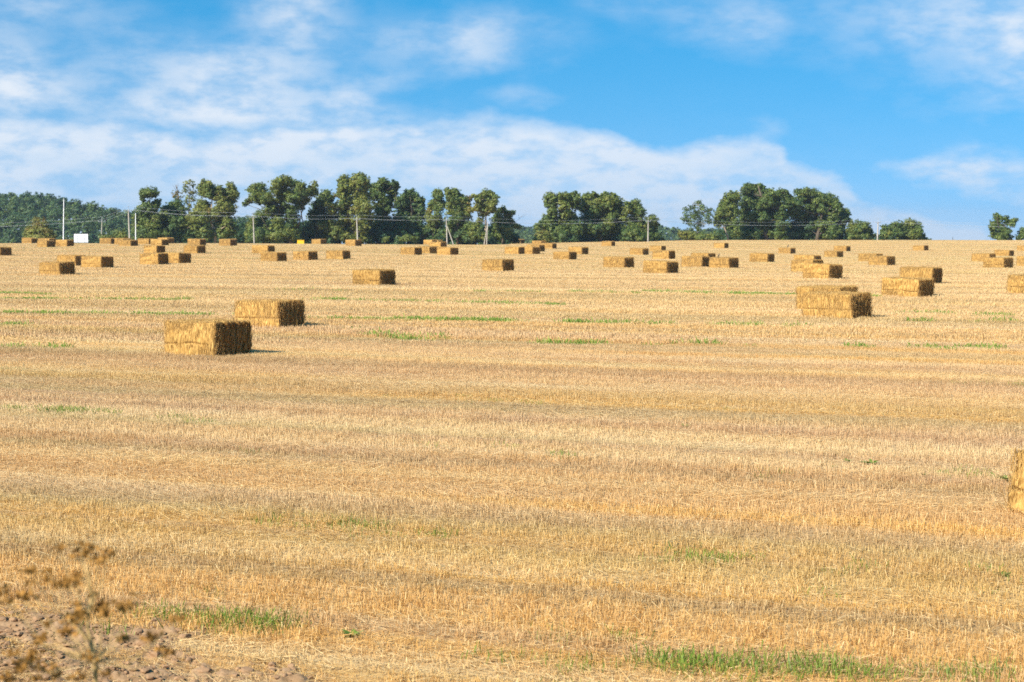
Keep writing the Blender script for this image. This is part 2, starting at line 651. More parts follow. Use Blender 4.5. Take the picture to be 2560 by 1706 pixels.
def plain(name, col, rough=.7, spec=.25, var=.25, scale=6.0, metal=0.0):
    m, t, out = new_mat(name)
    g = t.n('ShaderNodeTexCoord')
    n = t.noise(g.outputs['Object'], scale, 4.0, .6)
    lo = tuple(c * (1 - var) for c in col); hi = tuple(min(1, c * (1 + var)) for c in col)
    princ(t, out, t.mix(t.ramp(n, .3, .7), lo, hi), rough, spec, metal=metal)
    return m


M_GROUND = mat_ground()
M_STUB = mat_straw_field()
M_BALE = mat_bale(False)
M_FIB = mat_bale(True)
M_LEAF = mat_leaf()
M_BARK = mat_bark()
M_PBARK = mat_pale_bark()
M_GRASS = mat_grass()
M_CLOD = plain('soil_clod', (.30, .182, .098), .95, .1, .3, 30)
M_CONC = plain('pole_concrete', (.40, .365, .31), .85, .2, .18, 3)
M_WHITE = plain('white_paint', (.78, .79, .80), .5, .3, .06, 2)
M_STEEL = plain('galvanised_steel', (.42, .44, .46), .5, .4, .15, 5)
M_DARK = plain('dark_steel', (.06, .06, .065), .6, .3, .2, 5)
M_INS = plain('insulator_glass', (.22, .24, .22), .25, .5, .1, 5)
M_YEL = plain('yellow_paint', (.78, .47, .012), .45, .35, .1, 3)
M_WIRE = plain('wire_aluminium', (.45, .47, .49), .45, .4, .1, 1)
M_WEED = plain('dry_weed', (.29, .145, .035), .85, .1, .35, 60)
M_WEEDS = plain('dry_weed_stem', (.46, .31, .13), .8, .15, .3, 40)
M_BIRD = plain('bird_plumage', (.085, .062, .045), .8, .15, .4, 25)
M_BEAK = plain('bird_beak', (.03, .028, .025), .4, .3, .1, 25)


# ------------------------------------------------------------------ ground sheet
def disp(pxs):
    return [(x * 2560 / 2353.0, y * 2560 / 2353.0) for x, y in pxs]


BARE_POLY = np.array([on_ground(x, y)[:2] for x, y in disp(
    [(-260, 1340), (0, 1378), (120, 1396), (250, 1432), (440, 1462), (540, 1500), (640, 1545), (720, 1600), (760, 1640)])]
    + [[-1.0, 10.0], [-9.0, 10.0]])


def in_poly(X, Y, poly):
    X = np.asarray(X); Y = np.asarray(Y)
    ins = np.zeros(X.shape, bool)
    n = len(poly)
    for i in range(n):
        x1, y1 = poly[i]; x2, y2 = poly[(i + 1) % n]
        c = ((y1 > Y) != (y2 > Y))
        with np.errstate(divide='ignore', invalid='ignore'):
            xx = (x2 - x1) * (Y - y1) / (y2 - y1 + 1e-12) + x1
        ins ^= c & (X < xx)
    return ins


def bare_amount(X, Y):
    jx = (fbm(X * 2.1, Y * 2.1, 3, 5) - .5) * 1.1
    jy = (fbm(X * 2.1, Y * 2.1, 3, 9) - .5) * 1.1
    b = in_poly(X + jx, Y + jy, BARE_POLY).astype(float)
    return np.where((Y < 30), b, 0)


def build_ground():
    ang = np.concatenate([np.arange(-180, -27, 4.5), np.arange(-27, 27, .125), np.arange(27, 180.1, 4.5)])
    rad = np.concatenate([np.geomspace(.2, 10, 22)[:-1], np.geomspace(10, 42, 190)[:-1], np.geomspace(42, 380, 170)[:-1], np.geomspace(380, 3000, 34)])
    A_, R_ = np.meshgrid(np.radians(ang), rad)
    X = np.sin(A_) * R_; Y = np.cos(A_) * R_
    Z = ground_z(X, Y)
    nearf = np.clip((60 - R_) / 30, 0, 1)
    bare = bare_amount(X, Y)
    Z = Z + nearf * (fbm(X * 1.2, Y * 1.2, 3, 3) - .5) * .04
    Z = Z + bare * (fbm(X * 9, Y * 9, 4, 21) - .45) * .13
    uu = X * RV[0] + Y * RV[1]
    # a long strip of unmown grass on the crest
    gc = on_ground(2450, 603)
    grass = np.exp(-((Y - 332) / 7.0) ** 2) * np.clip((X - 72) / 8, 0, 1)
    grass = np.maximum(grass, np.clip((R_ - 350) / 20, 0, 1) * .8)
    grass = np.maximum(grass, np.clip((10.5 - Y) / 2, 0, 1) * .6)
    nr, na = X.shape
    idx = np.arange(nr * na).reshape(nr, na)
    F = np.stack([idx[:-1, :-1], idx[:-1, 1:], idx[1:, 1:], idx[1:, :-1]], -1).reshape(-1, 4)
    V = np.stack([X, Y, Z], -1).reshape(-1, 3)
    me = np_mesh('field', V, F[:, ::-1], {'bare': bare.ravel(), 'grass': grass.ravel()}, smooth=True)
    me.materials.append(M_GROUND)
    o = link('field', me)
    tag(o, kind='structure')
    return o


build_ground()


# ------------------------------------------------------------------ scattered field cover (geometry nodes)
SRC = {}


def source(kind, meshes, mat):
    """prototype clumps that the scatter uses; they are not placed in the scene themselves"""
    c = bpy.data.collections.new(kind)
    for i, me in enumerate(meshes):
        me.materials.append(mat)
        o = bpy.data.objects.new('%s_%02d' % (kind, i), me)
        c.objects.link(o)
    SRC[kind] = c
    return c


def scatter(name, coll, P, vi, rz, sc, label, cat):
    n = len(P)
    me = bpy.data.meshes.new(name)
    me.vertices.add(n)
    me.vertices.foreach_set('co', np.asarray(P, np.float32).ravel())
    a = me.attributes.new('vi', 'INT', 'POINT'); a.data.foreach_set('value', np.asarray(vi, np.int32))
    a = me.attributes.new('rz', 'FLOAT_VECTOR', 'POINT')
    rv = np.zeros((n, 3), np.float32); rv[:, 2] = rz
    a.data.foreach_set('vector', rv.ravel())
    a = me.attributes.new('sc', 'FLOAT_VECTOR', 'POINT'); a.data.foreach_set('vector', np.asarray(sc, np.float32).ravel())
    o = link(name, me)
    tag(o, label, cat, kind='stuff')
    ng = bpy.data.node_groups.new(name + '_nodes', 'GeometryNodeTree')
    ng.interface.new_socket('Geometry', in_out='INPUT', socket_type='NodeSocketGeometry')
    ng.interface.new_socket('Geometry', in_out='OUTPUT', socket_type='NodeSocketGeometry')
    gi = ng.nodes.new('NodeGroupInput'); go = ng.nodes.new('NodeGroupOutput')
    ip = ng.nodes.new('GeometryNodeInstanceOnPoints')
    ci = ng.nodes.new('GeometryNodeCollectionInfo')
    ci.inputs['Collection'].default_value = coll
    ci.inputs['Separate Children'].default_value = True
    ci.inputs['Reset Children'].default_value = True
    ip.inputs['Pick Instance'].default_value = True

    def named(nm, ty):
        nd = ng.nodes.new('GeometryNodeInputNamedAttribute')
        nd.data_type = ty
        nd.inputs['Name'].default_value = nm
        return nd.outputs['Attribute']
    L = ng.links.new
    L(gi.outputs[0], ip.inputs['Points'])
    L(ci.outputs[0], ip.inputs['Instance'])
    L(named('vi', 'INT'), ip.inputs['Instance Index'])
    L(named('rz', 'FLOAT_VECTOR'), ip.inputs['Rotation'])
    L(named('sc', 'FLOAT_VECTOR'), ip.inputs['Scale'])
    L(ip.outputs[0], go.inputs[0])
    md = o.modifiers.new('scatter', 'NODES')
    md.node_group = ng
    return o


PW, PD = 1.2, 0.6      # a patch of stubble: along the row, across the rows


def blades(base, direc, length, width, face):
    """thin quads: base points, unit directions, lengths, widths, facing vectors"""
    side = unit(np.cross(direc, face))
    tip = base + direc * length[:, None]
    w = (width / 2)[:, None]
    return np.stack([base - side * w, base + side * w, tip + side * w * .75, tip - side * w * .75], 1)


def stubble_patch(n, wid, hmean, litter, seed):
    r = np.random.default_rng(seed)
    row = r.integers(0, 4, n)
    x = r.uniform(-PW / 2, PW / 2, n)
    # stalks stand in tufts along the row
    tuft = r.uniform(-PW / 2, PW / 2, max(4, n // 7))
    x = np.where(r.random(n) < .7, tuft[r.integers(0, len(tuft), n)] + r.normal(0, .018, n), x)
    y = (row - 1.5) * .15 + r.normal(0, .022, n)
    base = np.stack([x, y, np.full(n, -.01)], 1)
    d = np.stack([r.normal(0, .20, n), r.normal(0, .20, n), np.ones(n)], 1)
    flat = r.random(n) < .10
    d[flat, 2] = .25
    d = unit(d)
    ln = np.clip(r.normal(hmean, hmean * .26, n), .025, .3)
    wd = wid * r.uniform(.7, 1.4, n)
    a = r.uniform(0, 2 * math.pi, n)
    f = np.stack([np.cos(a), np.sin(a), np.zeros(n)], 1)
    Q = [blades(base, d, ln, wd, f)]
    T = [np.clip(r.normal(.55, .22, n), 0, 1)]
    # loose straw lying between the rows
    m = litter
    b2 = np.stack([r.uniform(-PW / 2, PW / 2, m), r.uniform(-PD / 2, PD / 2, m), r.uniform(.012, hmean * .65, m)], 1)
    a2 = r.normal(0, .9, m)
    d2 = unit(np.stack([np.cos(a2), np.sin(a2), r.normal(0, .18, m)], 1))
    f2 = unit(np.stack([r.normal(0, .3, m), r.normal(0, .3, m), np.ones(m)], 1))
    Q.append(blades(b2, d2, r.uniform(.04, .19, m), wid * r.uniform(.6, 1.1, m), f2))
    T.append(np.clip(r.normal(.72, .22, m), 0, 1))
    Q = np.concatenate(Q); T = np.concatenate(T)
    return quads_mesh('stubble_patch', Q, {'tint': T})


near_meshes = [stubble_patch(1000, .0048, .072, 380, 100 + i) for i in range(7)] + \
              [stubble_patch(520, .0048, .055, 900, 200 + i) for i in range(4)]
mid_meshes = [stubble_patch(330, .010, .095, 150, 300 + i) for i in range(5)] + \
             [stubble_patch(150, .010, .06, 300, 400 + i) for i in range(3)]
far_meshes = [stubble_patch(120, .022, .09, 60, 500 + i) for i in range(4)] + \
             [stubble_patch(50, .022, .06, 110, 600 + i) for i in range(2)]
C_NEAR = source('stubble_near', near_meshes, M_STUB)
C_MID = source('stubble_mid', mid_meshes, M_STUB)
C_FAR = source('stubble_far', far_meshes, M_STUB)


def tile_points(y0, y1, margin=.40):
    """centres of row-aligned patches inside the view wedge between two distances"""
    ext = y1 * margin + 6
    vmax = y1 * 1.05 + 20; umax = ext + y1 * .5 + 10
    us = np.arange(-umax, umax, PW * .90); vs = np.arange(-10, vmax, PD)
    U, V = np.meshgrid(us, vs)
    U = U + (RNG.random(U.shape) - .5) * PW * .12
    V = V + (RNG.random(V.shape) - .5) * .02
    X = U * RU[0] + V * RV[0]; Y = U * RU[1] + V * RV[1]
    k = (Y >= y0) & (Y < y1) & (np.abs(X) < Y * margin + 4)
    return X[k], Y[k], U[k], V[k]


def stubble_zone(name, coll, n_std, n_lit, y0, y1, label, z_wide=1.0):
    X, Y, U, V = tile_points(y0, y1)
    flat = fbm(U * .05, V * .55, 3, 41)          # lodged / trampled bands full of loose straw
    flat2 = fbm(U * .35, V * .8, 3, 47)
    use_l = (flat > .57) | (flat2 > .66)
    vi = np.where(use_l, n_std + RNG.integers(0, n_lit, len(X)), RNG.integers(0, n_std, len(X)))
    bare = bare_amount(X, Y) > .5
    thin = fbm(U * .06, V * .30, 3, 77)
    keep = ~bare | (RNG.random(len(X)) < .68)
    vi = np.where(bare, n_std + RNG.integers(0, n_lit, len(X)), vi)
    keep &= RNG.random(len(X)) < np.clip(1.5 - (thin - .5) * 2.6, 1.0, 1)
    keep &= Y < np.where(X > 0, 338, 290)
    keep &= Y > 11.0
    X, Y, U, V, vi, bare = [q[keep] for q in (X, Y, U, V, vi, bare)]
    h = .72 + .62 * fbm(U * .05, V * .45, 3, 55) + RNG.normal(0, .06, len(X))
    h = np.where(bare, .55, h)
    sx = np.where(RNG.random(len(X)) < .5, 1, -1)
    Z = ground_z(X, Y) + np.clip((60 - Y) / 30, 0, 1) * (fbm(X * 1.2, Y * 1.2, 3, 3) - .5) * .04
    rz = ROW + np.where(sx < 0, math.pi, 0) + RNG.normal(0, .05, len(X))
    sc = np.stack([np.full(len(X), 1.03), np.full(len(X), 1.0), h], 1)
    return scatter(name, coll, np.stack([X, Y, Z], 1), vi, rz, sc, label, 'stubble')


stubble_zone('stubble', C_NEAR, 7, 4, 11, 46, 'cut straw stubble standing in rows on the near part of the field')
stubble_zone('stubble', C_MID, 5, 3, 46, 110, 'cut straw stubble in rows around the middle bales')
stubble_zone('stubble', C_FAR, 4, 2, 110, 340, 'pale stubble on the far rise below the trees')


# green regrowth along the rows
def grass_patch(n, seed, wid=.0055, h=.085, L=.42, W=.20):
    r = np.random.default_rng(seed)
    base = np.stack([r.uniform(-L / 2, L / 2, n), r.normal(0, W / 2.4, n), np.full(n, -.01)], 1)
    d = unit(np.stack([r.normal(0, .35, n), r.normal(0, .35, n), np.ones(n)], 1))
    a = r.uniform(0, 6.28, n)
    f = np.stack([np.cos(a), np.sin(a), np.zeros(n)], 1)
    Q = blades(base, d, np.clip(r.normal(h, h * .3, n), .03, .3), wid * r.uniform(.7, 1.5, n), f)
    return quads_mesh('grass_patch', Q, {'tint': np.clip(r.normal(.5, .28, n), 0, 1)})


C_GRASS = source('grass_clump', [grass_patch(26, 700 + i) for i in range(5)] + [grass_patch(26, 720 + i, .012, .10) for i in range(4)], M_GRASS)
GREEN = [  # photo display pixels (2353 wide): x0, y0, x1, y1, density, half width in metres
    (250, 1398, 330, 1412, .35, .12), (330, 1412, 640, 1450, 1.1, .10), (640, 1450, 1010, 1478, .35, .2),
    (560, 1440, 700, 1452, .5, .16), (1010, 1468, 1510, 1528, .40, .30), (1510, 1530, 1800, 1543, 1.5, .075), (1800, 1543, 2420, 1566, 1.4, .09),
    (620, 1192, 760, 1206, .35, .15), (740, 1205, 1010, 1236, .55, .14), (950, 1228, 1015, 1240, .45, .1),
    (1525, 1282, 1690, 1290, 1.0, .12), (1690, 1292, 1900, 1310, .5, .2), (1900, 1316, 2353, 1372, .28, .35),
    (2100, 1335, 2353, 1350, .12, .4), (0, 938, 60, 946, .6, .12), (125, 944, 250, 955, 1.0, .13), (370, 964, 500, 972, .35, .15),
    (1050, 1022, 1350, 1058, .22, .35), (730, 691, 1290, 704, .6, .10), (0, 722, 430, 727, .6, .12), (430, 726, 700, 727, .4, .14),
    (930, 735, 1160, 740, .8, .11), (1160, 740, 1700, 750, .5, .12), (1700, 750, 1850, 752, .5, .14), (0, 690, 420, 692, .5, .16),
    (0, 676, 120, 680, .6, .14), (640, 668, 820, 672, .5, .16), (1080, 671, 1240, 675, .3, .16), (1250, 670, 1480, 676, .35, .16),
    (1490, 673, 1850, 681, .7, .16), (1990, 683, 2020, 684, .5, .2), (740, 735, 930, 738, .3, .16), (780, 760, 850, 760, .35, .2),
    (900, 778, 1000, 786, .3, .2), (1240, 789, 1440, 796, .35, .16), (0, 748, 60, 750, .5, .15), (0, 852, 40, 854, .4, .1),
    (1500, 793, 2353, 803, .18, .3), (2000, 718, 2353, 729, .3, .2), (2040, 738, 2353, 740, .2, .3), (820, 772, 1010, 776, .2, .25),
    (560, 1038, 760, 1060, .12, .4), (700, 735, 1000, 742, .25, .2), (1720, 1095, 1760, 1100, .2, .2),
    (2150, 1085, 2330, 1105, .25, .15), (0, 800, 140, 803, .2, .25), (1800, 868, 2353, 885, .10, .35), (950, 915, 1300, 930, .08, .35),
]


def build_grass():
    P = []; vi = []; sc = []; rz = []
    for (x0, y0, x1, y1, dn, hw) in GREEN:
        (a, b), (c, d) = disp([(x0, y0), (x1, y1)])
        p0 = on_ground(a, b)[:2]; p1 = on_ground(c, d)[:2]
        ln = np.linalg.norm(p1 - p0)
        n = max(3, int(ln * dn * 17.0 * (1 + hw * 2.2)))
        tt = RNG.random(n)
        clump = fbm(tt * ln * .9, np.full(n, x0 * .37), 2, 91)
        tt = tt[RNG.random(n) < np.clip((clump - (.30 if dn < .6 else .12)) * 3.0, .65 if dn >= 1.2 else (.22 if dn >= .45 else .04), 1)]
        n = len(tt)
        dirv = (p1 - p0) / max(ln, 1e-6); nv = np.array([-dirv[1], dirv[0]])
        q = p0[None] + (p1 - p0)[None] * tt[:, None] + nv[None] * (RNG.normal(0, hw * 1.15, n) + np.where(RNG.random(n) < .2, RNG.normal(0, .4, n), 0))[:, None]
        far = q[:, 1] > 42
        z = ground_z(q[:, 0], q[:, 1])
        P.append(np.column_stack([q, z]))
        vi.append(np.where(far, 5 + RNG.integers(0, 4, n), RNG.integers(0, 5, n)))
        s = RNG.uniform(.7, 1.25, n) * np.where(dn > .9, 1.1, .9)
        hs = s * np.where(far, 1.3, 1.0)
        sc.append(np.column_stack([s * np.where(far, 1.8, 1), s, hs]))
        rz.append(math.atan2(dirv[1], dirv[0]) + RNG.normal(0, .3, n))
    # odd green blades everywhere
    X, Y, U, V = tile_points(12, 75)
    g = fbm(U * .04, V * .5, 3, 63)
    k = RNG.random(len(X)) < np.clip((g - .55) * .55, 0, .12)
    q = np.stack([X[k], Y[k]], 1)
    n = len(q)
    P.append(np.column_stack([q, ground_z(q[:, 0], q[:, 1])]))
    vi.append(RNG.integers(0, 5, n)); s = RNG.uniform(.35, .7, n)
    sc.append(np.column_stack([s, s, s])); rz.append(RNG.uniform(0, 6, n))
    scatter('grass_regrowth', C_GRASS, np.concatenate(P), np.concatenate(vi), np.concatenate(rz), np.concatenate(sc),
            'green grass regrowing in thin lines along the stubble rows', 'grass')


build_grass()


# clods of bare earth
def clod_mesh(seed):
    r = np.random.default_rng(seed)
    import bmesh
    bm = bmesh.new()
    bmesh.ops.create_icosphere(bm, subdivisions=2, radius=1.0)
    ax = unit(r.normal(0, 1, (9, 3)))
    th = r.uniform(.45, .9, 9)
    for v in bm.verts:
        p = np.array(v.co)
        for a, h in zip(ax, th):
            dd = p @ a
            if dd > h: p = p - a * (dd - h)
        p *= 1 + r.normal(0, .05)
        v.co = (p[0], p[1], p[2] * .75 + .1)
    me = bpy.data.meshes.new('clod')
    bm.to_mesh(me); bm.free()
    return me


C_CLOD = source('soil_clod', [clod_mesh(i) for i in range(6)], M_CLOD)


def build_clods():
    n = 42000
    X = RNG.uniform(-9, 1.5, n); Y = RNG.uniform(10.6, 19, n)
    b = bare_amount(X, Y) > .5
    cl = fbm(X * 1.3, Y * 1.3, 3, 15)
    k = b & (RNG.random(n) < np.clip((cl - .33) * 4, .15, 1))
    X, Y = X[k], Y[k]
    n = len(X)
    s = np.clip(RNG.lognormal(-4.35, .55, n), .006, .055)
    Z = ground_z(X, Y) + (fbm(X * 9, Y * 9, 4, 21) - .45) * .13 + (fbm(X * 1.2, Y * 1.2, 3, 3) - .5) * .04 + s * .1
    sc = np.column_stack([s * RNG.uniform(.8, 1.5, n), s * RNG.uniform(.8, 1.3, n), s * RNG.uniform(.6, 1.0, n)])
    scatter('soil_clods', C_CLOD, np.column_stack([X, Y, Z]), RNG.integers(0, 6, n), RNG.uniform(0, 6.28, n), sc,
            'crumbled brown earth clods on the bare corner of the field', 'soil')


build_clods()


# ------------------------------------------------------------------ straw bales
BL, BW, BH = 1.95, 1.20, 0.90


def bale_body(seed):
    nx, ny, nz = 80, 50, 38
    vid = {}; V = []; F = []

    def vert(i, j, k):
        key = (i, j, k)
        if key not in vid:
            vid[key] = len(V)
            V.append((i / nx - .5, j / ny - .5, k / nz))
        return vid[key]
    for i in range(nx):
        for j in range(ny):
            F.append((vert(i, j, nz), vert(i + 1, j, nz), vert(i + 1, j + 1, nz), vert(i, j + 1, nz)))
            F.append((vert(i, j + 1, 0), vert(i + 1, j + 1, 0), vert(i + 1, j, 0), vert(i, j, 0)))
    for i in range(nx):
        for k in range(nz):
            F.append((vert(i, 0, k), vert(i + 1, 0, k), vert(i + 1, 0, k + 1), vert(i, 0, k + 1)))
            F.append((vert(i, ny, k + 1), vert(i + 1, ny, k + 1), vert(i + 1, ny, k), vert(i, ny, k)))
    for j in range(ny):
        for k in range(nz):
            F.append((vert(nx, j, k), vert(nx, j + 1, k), vert(nx, j + 1, k + 1), vert(nx, j, k + 1)))
            F.append((vert(0, j, k + 1), vert(0, j + 1, k + 1), vert(0, j + 1, k), vert(0, j, k)))
    P = np.array(V) * np.array([BL, BW, BH])
    P[:, 2] += 0
    r = .075
    lo = np.array([-BL / 2 + r, -BW / 2 + r, r]); hi = np.array([BL / 2 - r, BW / 2 - r, BH - r])
    q = np.clip(P, lo, hi)
    N = unit(P - q)
    P = q + N * r
    x, y, z = P.T
    so = seed * 31
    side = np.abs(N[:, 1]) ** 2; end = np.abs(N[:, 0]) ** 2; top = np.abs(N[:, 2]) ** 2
    sgy = np.sign(N[:, 1])
    D = (fbm(x * 1.6 + so, (y + z * 1.3) * 2.0 + sgy * 4, 2, seed + 40) - .5) * .11
    D += side * ((fbm(x * 13 + so, z * 2.2 + sgy * 9, 4, seed) - .5) * .085 + (fbm(x * 40, z * 9 + sgy * 5, 2, seed + 3) - .5) * .03)
    zs = .35 + (fbm(x * 1.8 + so, y * 0 + sgy * 3, 2, seed + 5) - .5) * .08
    D -= side * .06 * np.exp(-((z - zs) / .018) ** 2) * np.clip(fbm(x * 3 + so, sgy * 2 + z * 0, 2, seed + 6) * 2.2 - .3, .1, 1)
    groove = np.zeros(len(P))
    for i in range(6):
        yc = (i - 2.5) * .192 + (fbm(z * 2.1, np.full(len(P), i * 3.7 + so), 2, seed + 8) - .5) * .03
        groove += np.exp(-((y - yc) / .020) ** 2)
    D -= end * groove * .085
    D += end * ((fbm(y * 10 + so, z * 7 + np.sign(N[:, 0]) * 7, 4, seed + 9) - .5) * .11 + (fbm(y * 34, z * 26 + N[:, 0] * 3, 2, seed + 10) - .5) * .05)
    D -= top * groove * .018
    D += top * ((fbm(x * 7 + so, y * 7, 4, seed + 11) - .5) * .05 + (fbm(x * 2 + so, y * 2, 2, seed + 12) - .5) * .05)
    P = P + N * D[:, None]
    # slight lean and slump
    P[:, 0] += (z / BH - .5) * .05 * math.sin(seed * 1.7) + (fbm(y * 1.5 + so, z * 1.5, 2, seed + 13) - .5) * .06
    P[:, 1] += (z / BH - .5) * .03 * math.cos(seed * 2.3)
    P[:, 1] *= 1 + .03 * np.sin(np.clip(z / BH, 0, 1) * math.pi)
    P[:, 2] = np.maximum(P[:, 2], -.03)
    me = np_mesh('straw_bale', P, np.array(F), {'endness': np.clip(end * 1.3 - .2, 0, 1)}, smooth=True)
    me.materials.append(M_BALE)
    return me


def bale_fibres(seed, n_side=1700, n_end=900, n_top=1000):
    r = np.random.default_rng(seed + 900)
    Q = []; T = []; E = []
    for sg in (-1, 1):
        n = n_side
        b = np.stack([r.uniform(-BL / 2 + .02, BL / 2 - .02, n), np.full(n, sg * (BW / 2 - .012)) + sg * r.uniform(-.01, .022, n), r.uniform(.0, BH - .05, n)], 1)
        d = unit(np.stack([r.normal(0, .28, n), sg * np.abs(r.normal(0, .10, n)), np.ones(n)], 1))
        f = unit(np.stack([r.normal(0, .5, n), np.full(n, sg * 1.0), r.normal(0, .3, n)], 1))
        ln = np.minimum(r.uniform(.06, .20, n), BH + .03 - b[:, 2])
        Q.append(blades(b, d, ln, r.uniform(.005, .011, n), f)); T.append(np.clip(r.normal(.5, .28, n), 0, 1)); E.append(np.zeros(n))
    for sg in (-1, 1):
        n = n_end
        b = np.stack([np.full(n, sg * (BL / 2 - .05)), r.uniform(-BW / 2 + .02, BW / 2 - .02, n), r.uniform(.02, BH - .02, n)], 1)
        d = unit(np.stack([sg * np.abs(r.normal(.55, .5, n)), r.normal(0, .45, n), r.normal(-.25, .8, n)], 1))
        f = unit(r.normal(0, 1, (n, 3)))
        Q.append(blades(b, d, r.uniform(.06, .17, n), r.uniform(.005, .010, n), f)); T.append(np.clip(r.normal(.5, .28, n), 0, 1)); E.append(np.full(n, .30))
        # straw standing proud on the ridges between the strings
        n = 420
        rid = (r.integers(0, 7, n) - 3) * .192 + r.normal(0, .035, n)
        b = np.stack([sg * (BL / 2 + r.uniform(-.02, .045, n)), np.clip(rid, -BW / 2 + .02, BW / 2 - .02), r.uniform(.0, BH - .06, n)], 1)
        d = unit(np.stack([sg * r.normal(.05, .12, n), r.normal(0, .22, n), np.ones(n)], 1))
        f = unit(np.stack([np.full(n, sg * .6), r.normal(0, .8, n), r.normal(0, .2, n)], 1))
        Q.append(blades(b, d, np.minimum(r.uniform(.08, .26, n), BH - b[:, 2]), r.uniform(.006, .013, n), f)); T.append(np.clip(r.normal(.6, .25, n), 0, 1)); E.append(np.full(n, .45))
    n = n_top
    b = np.stack([r.uniform(-BL / 2, BL / 2, n), r.uniform(-BW / 2, BW / 2, n), np.full(n, BH - .02) + r.uniform(0, .02, n)], 1)
    d = unit(np.stack([r.normal(0, 1, n), r.normal(0, 1, n), np.abs(r.normal(0, .22, n))], 1))
    f = unit(np.stack([r.normal(0, .4, n), r.normal(0, .4, n), np.ones(n)], 1))
    Q.append(blades(b, d, r.uniform(.06, .2, n), r.uniform(.005, .010, n), f)); T.append(np.clip(r.normal(.55, .28, n), 0, 1)); E.append(np.zeros(n))
    # straw spilled round the foot
    n = 260
    side = r.integers(0, 4, n)
    ex = np.where(side == 0, BL / 2 + np.abs(r.normal(0, .1, n)), np.where(side == 1, -BL / 2 - np.abs(r.normal(0, .1, n)), r.uniform(-BL / 2, BL / 2, n)))
    ey = np.where(side == 2, BW / 2 + np.abs(r.normal(0, .1, n)), np.where(side == 3, -BW / 2 - np.abs(r.normal(0, .1, n)), r.uniform(-BW / 2, BW / 2, n)))
    b = np.stack([ex, ey, r.uniform(.01, .10, n)], 1)
    d = unit(np.stack([r.normal(0, 1, n), r.normal(0, 1, n), r.normal(0, .2, n)], 1))
    f = unit(np.stack([r.normal(0, .3, n), r.normal(0, .3, n), np.ones(n)], 1))
    Q.append(blades(b, d, r.uniform(.1, .3, n), r.uniform(.005, .009, n), f)); T.append(np.clip(r.normal(.65, .25, n), 0, 1)); E.append(np.zeros(n))
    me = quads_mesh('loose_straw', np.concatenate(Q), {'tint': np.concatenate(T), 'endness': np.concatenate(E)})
    me.materials.append(M_FIB)
    return me


BODIES = [bale_body(s) for s in (1, 2, 3, 4)]
FIBRES = [bale_fibres(s) for s in (1, 2, 3)]

GB = 'straw bales left on the stubble'
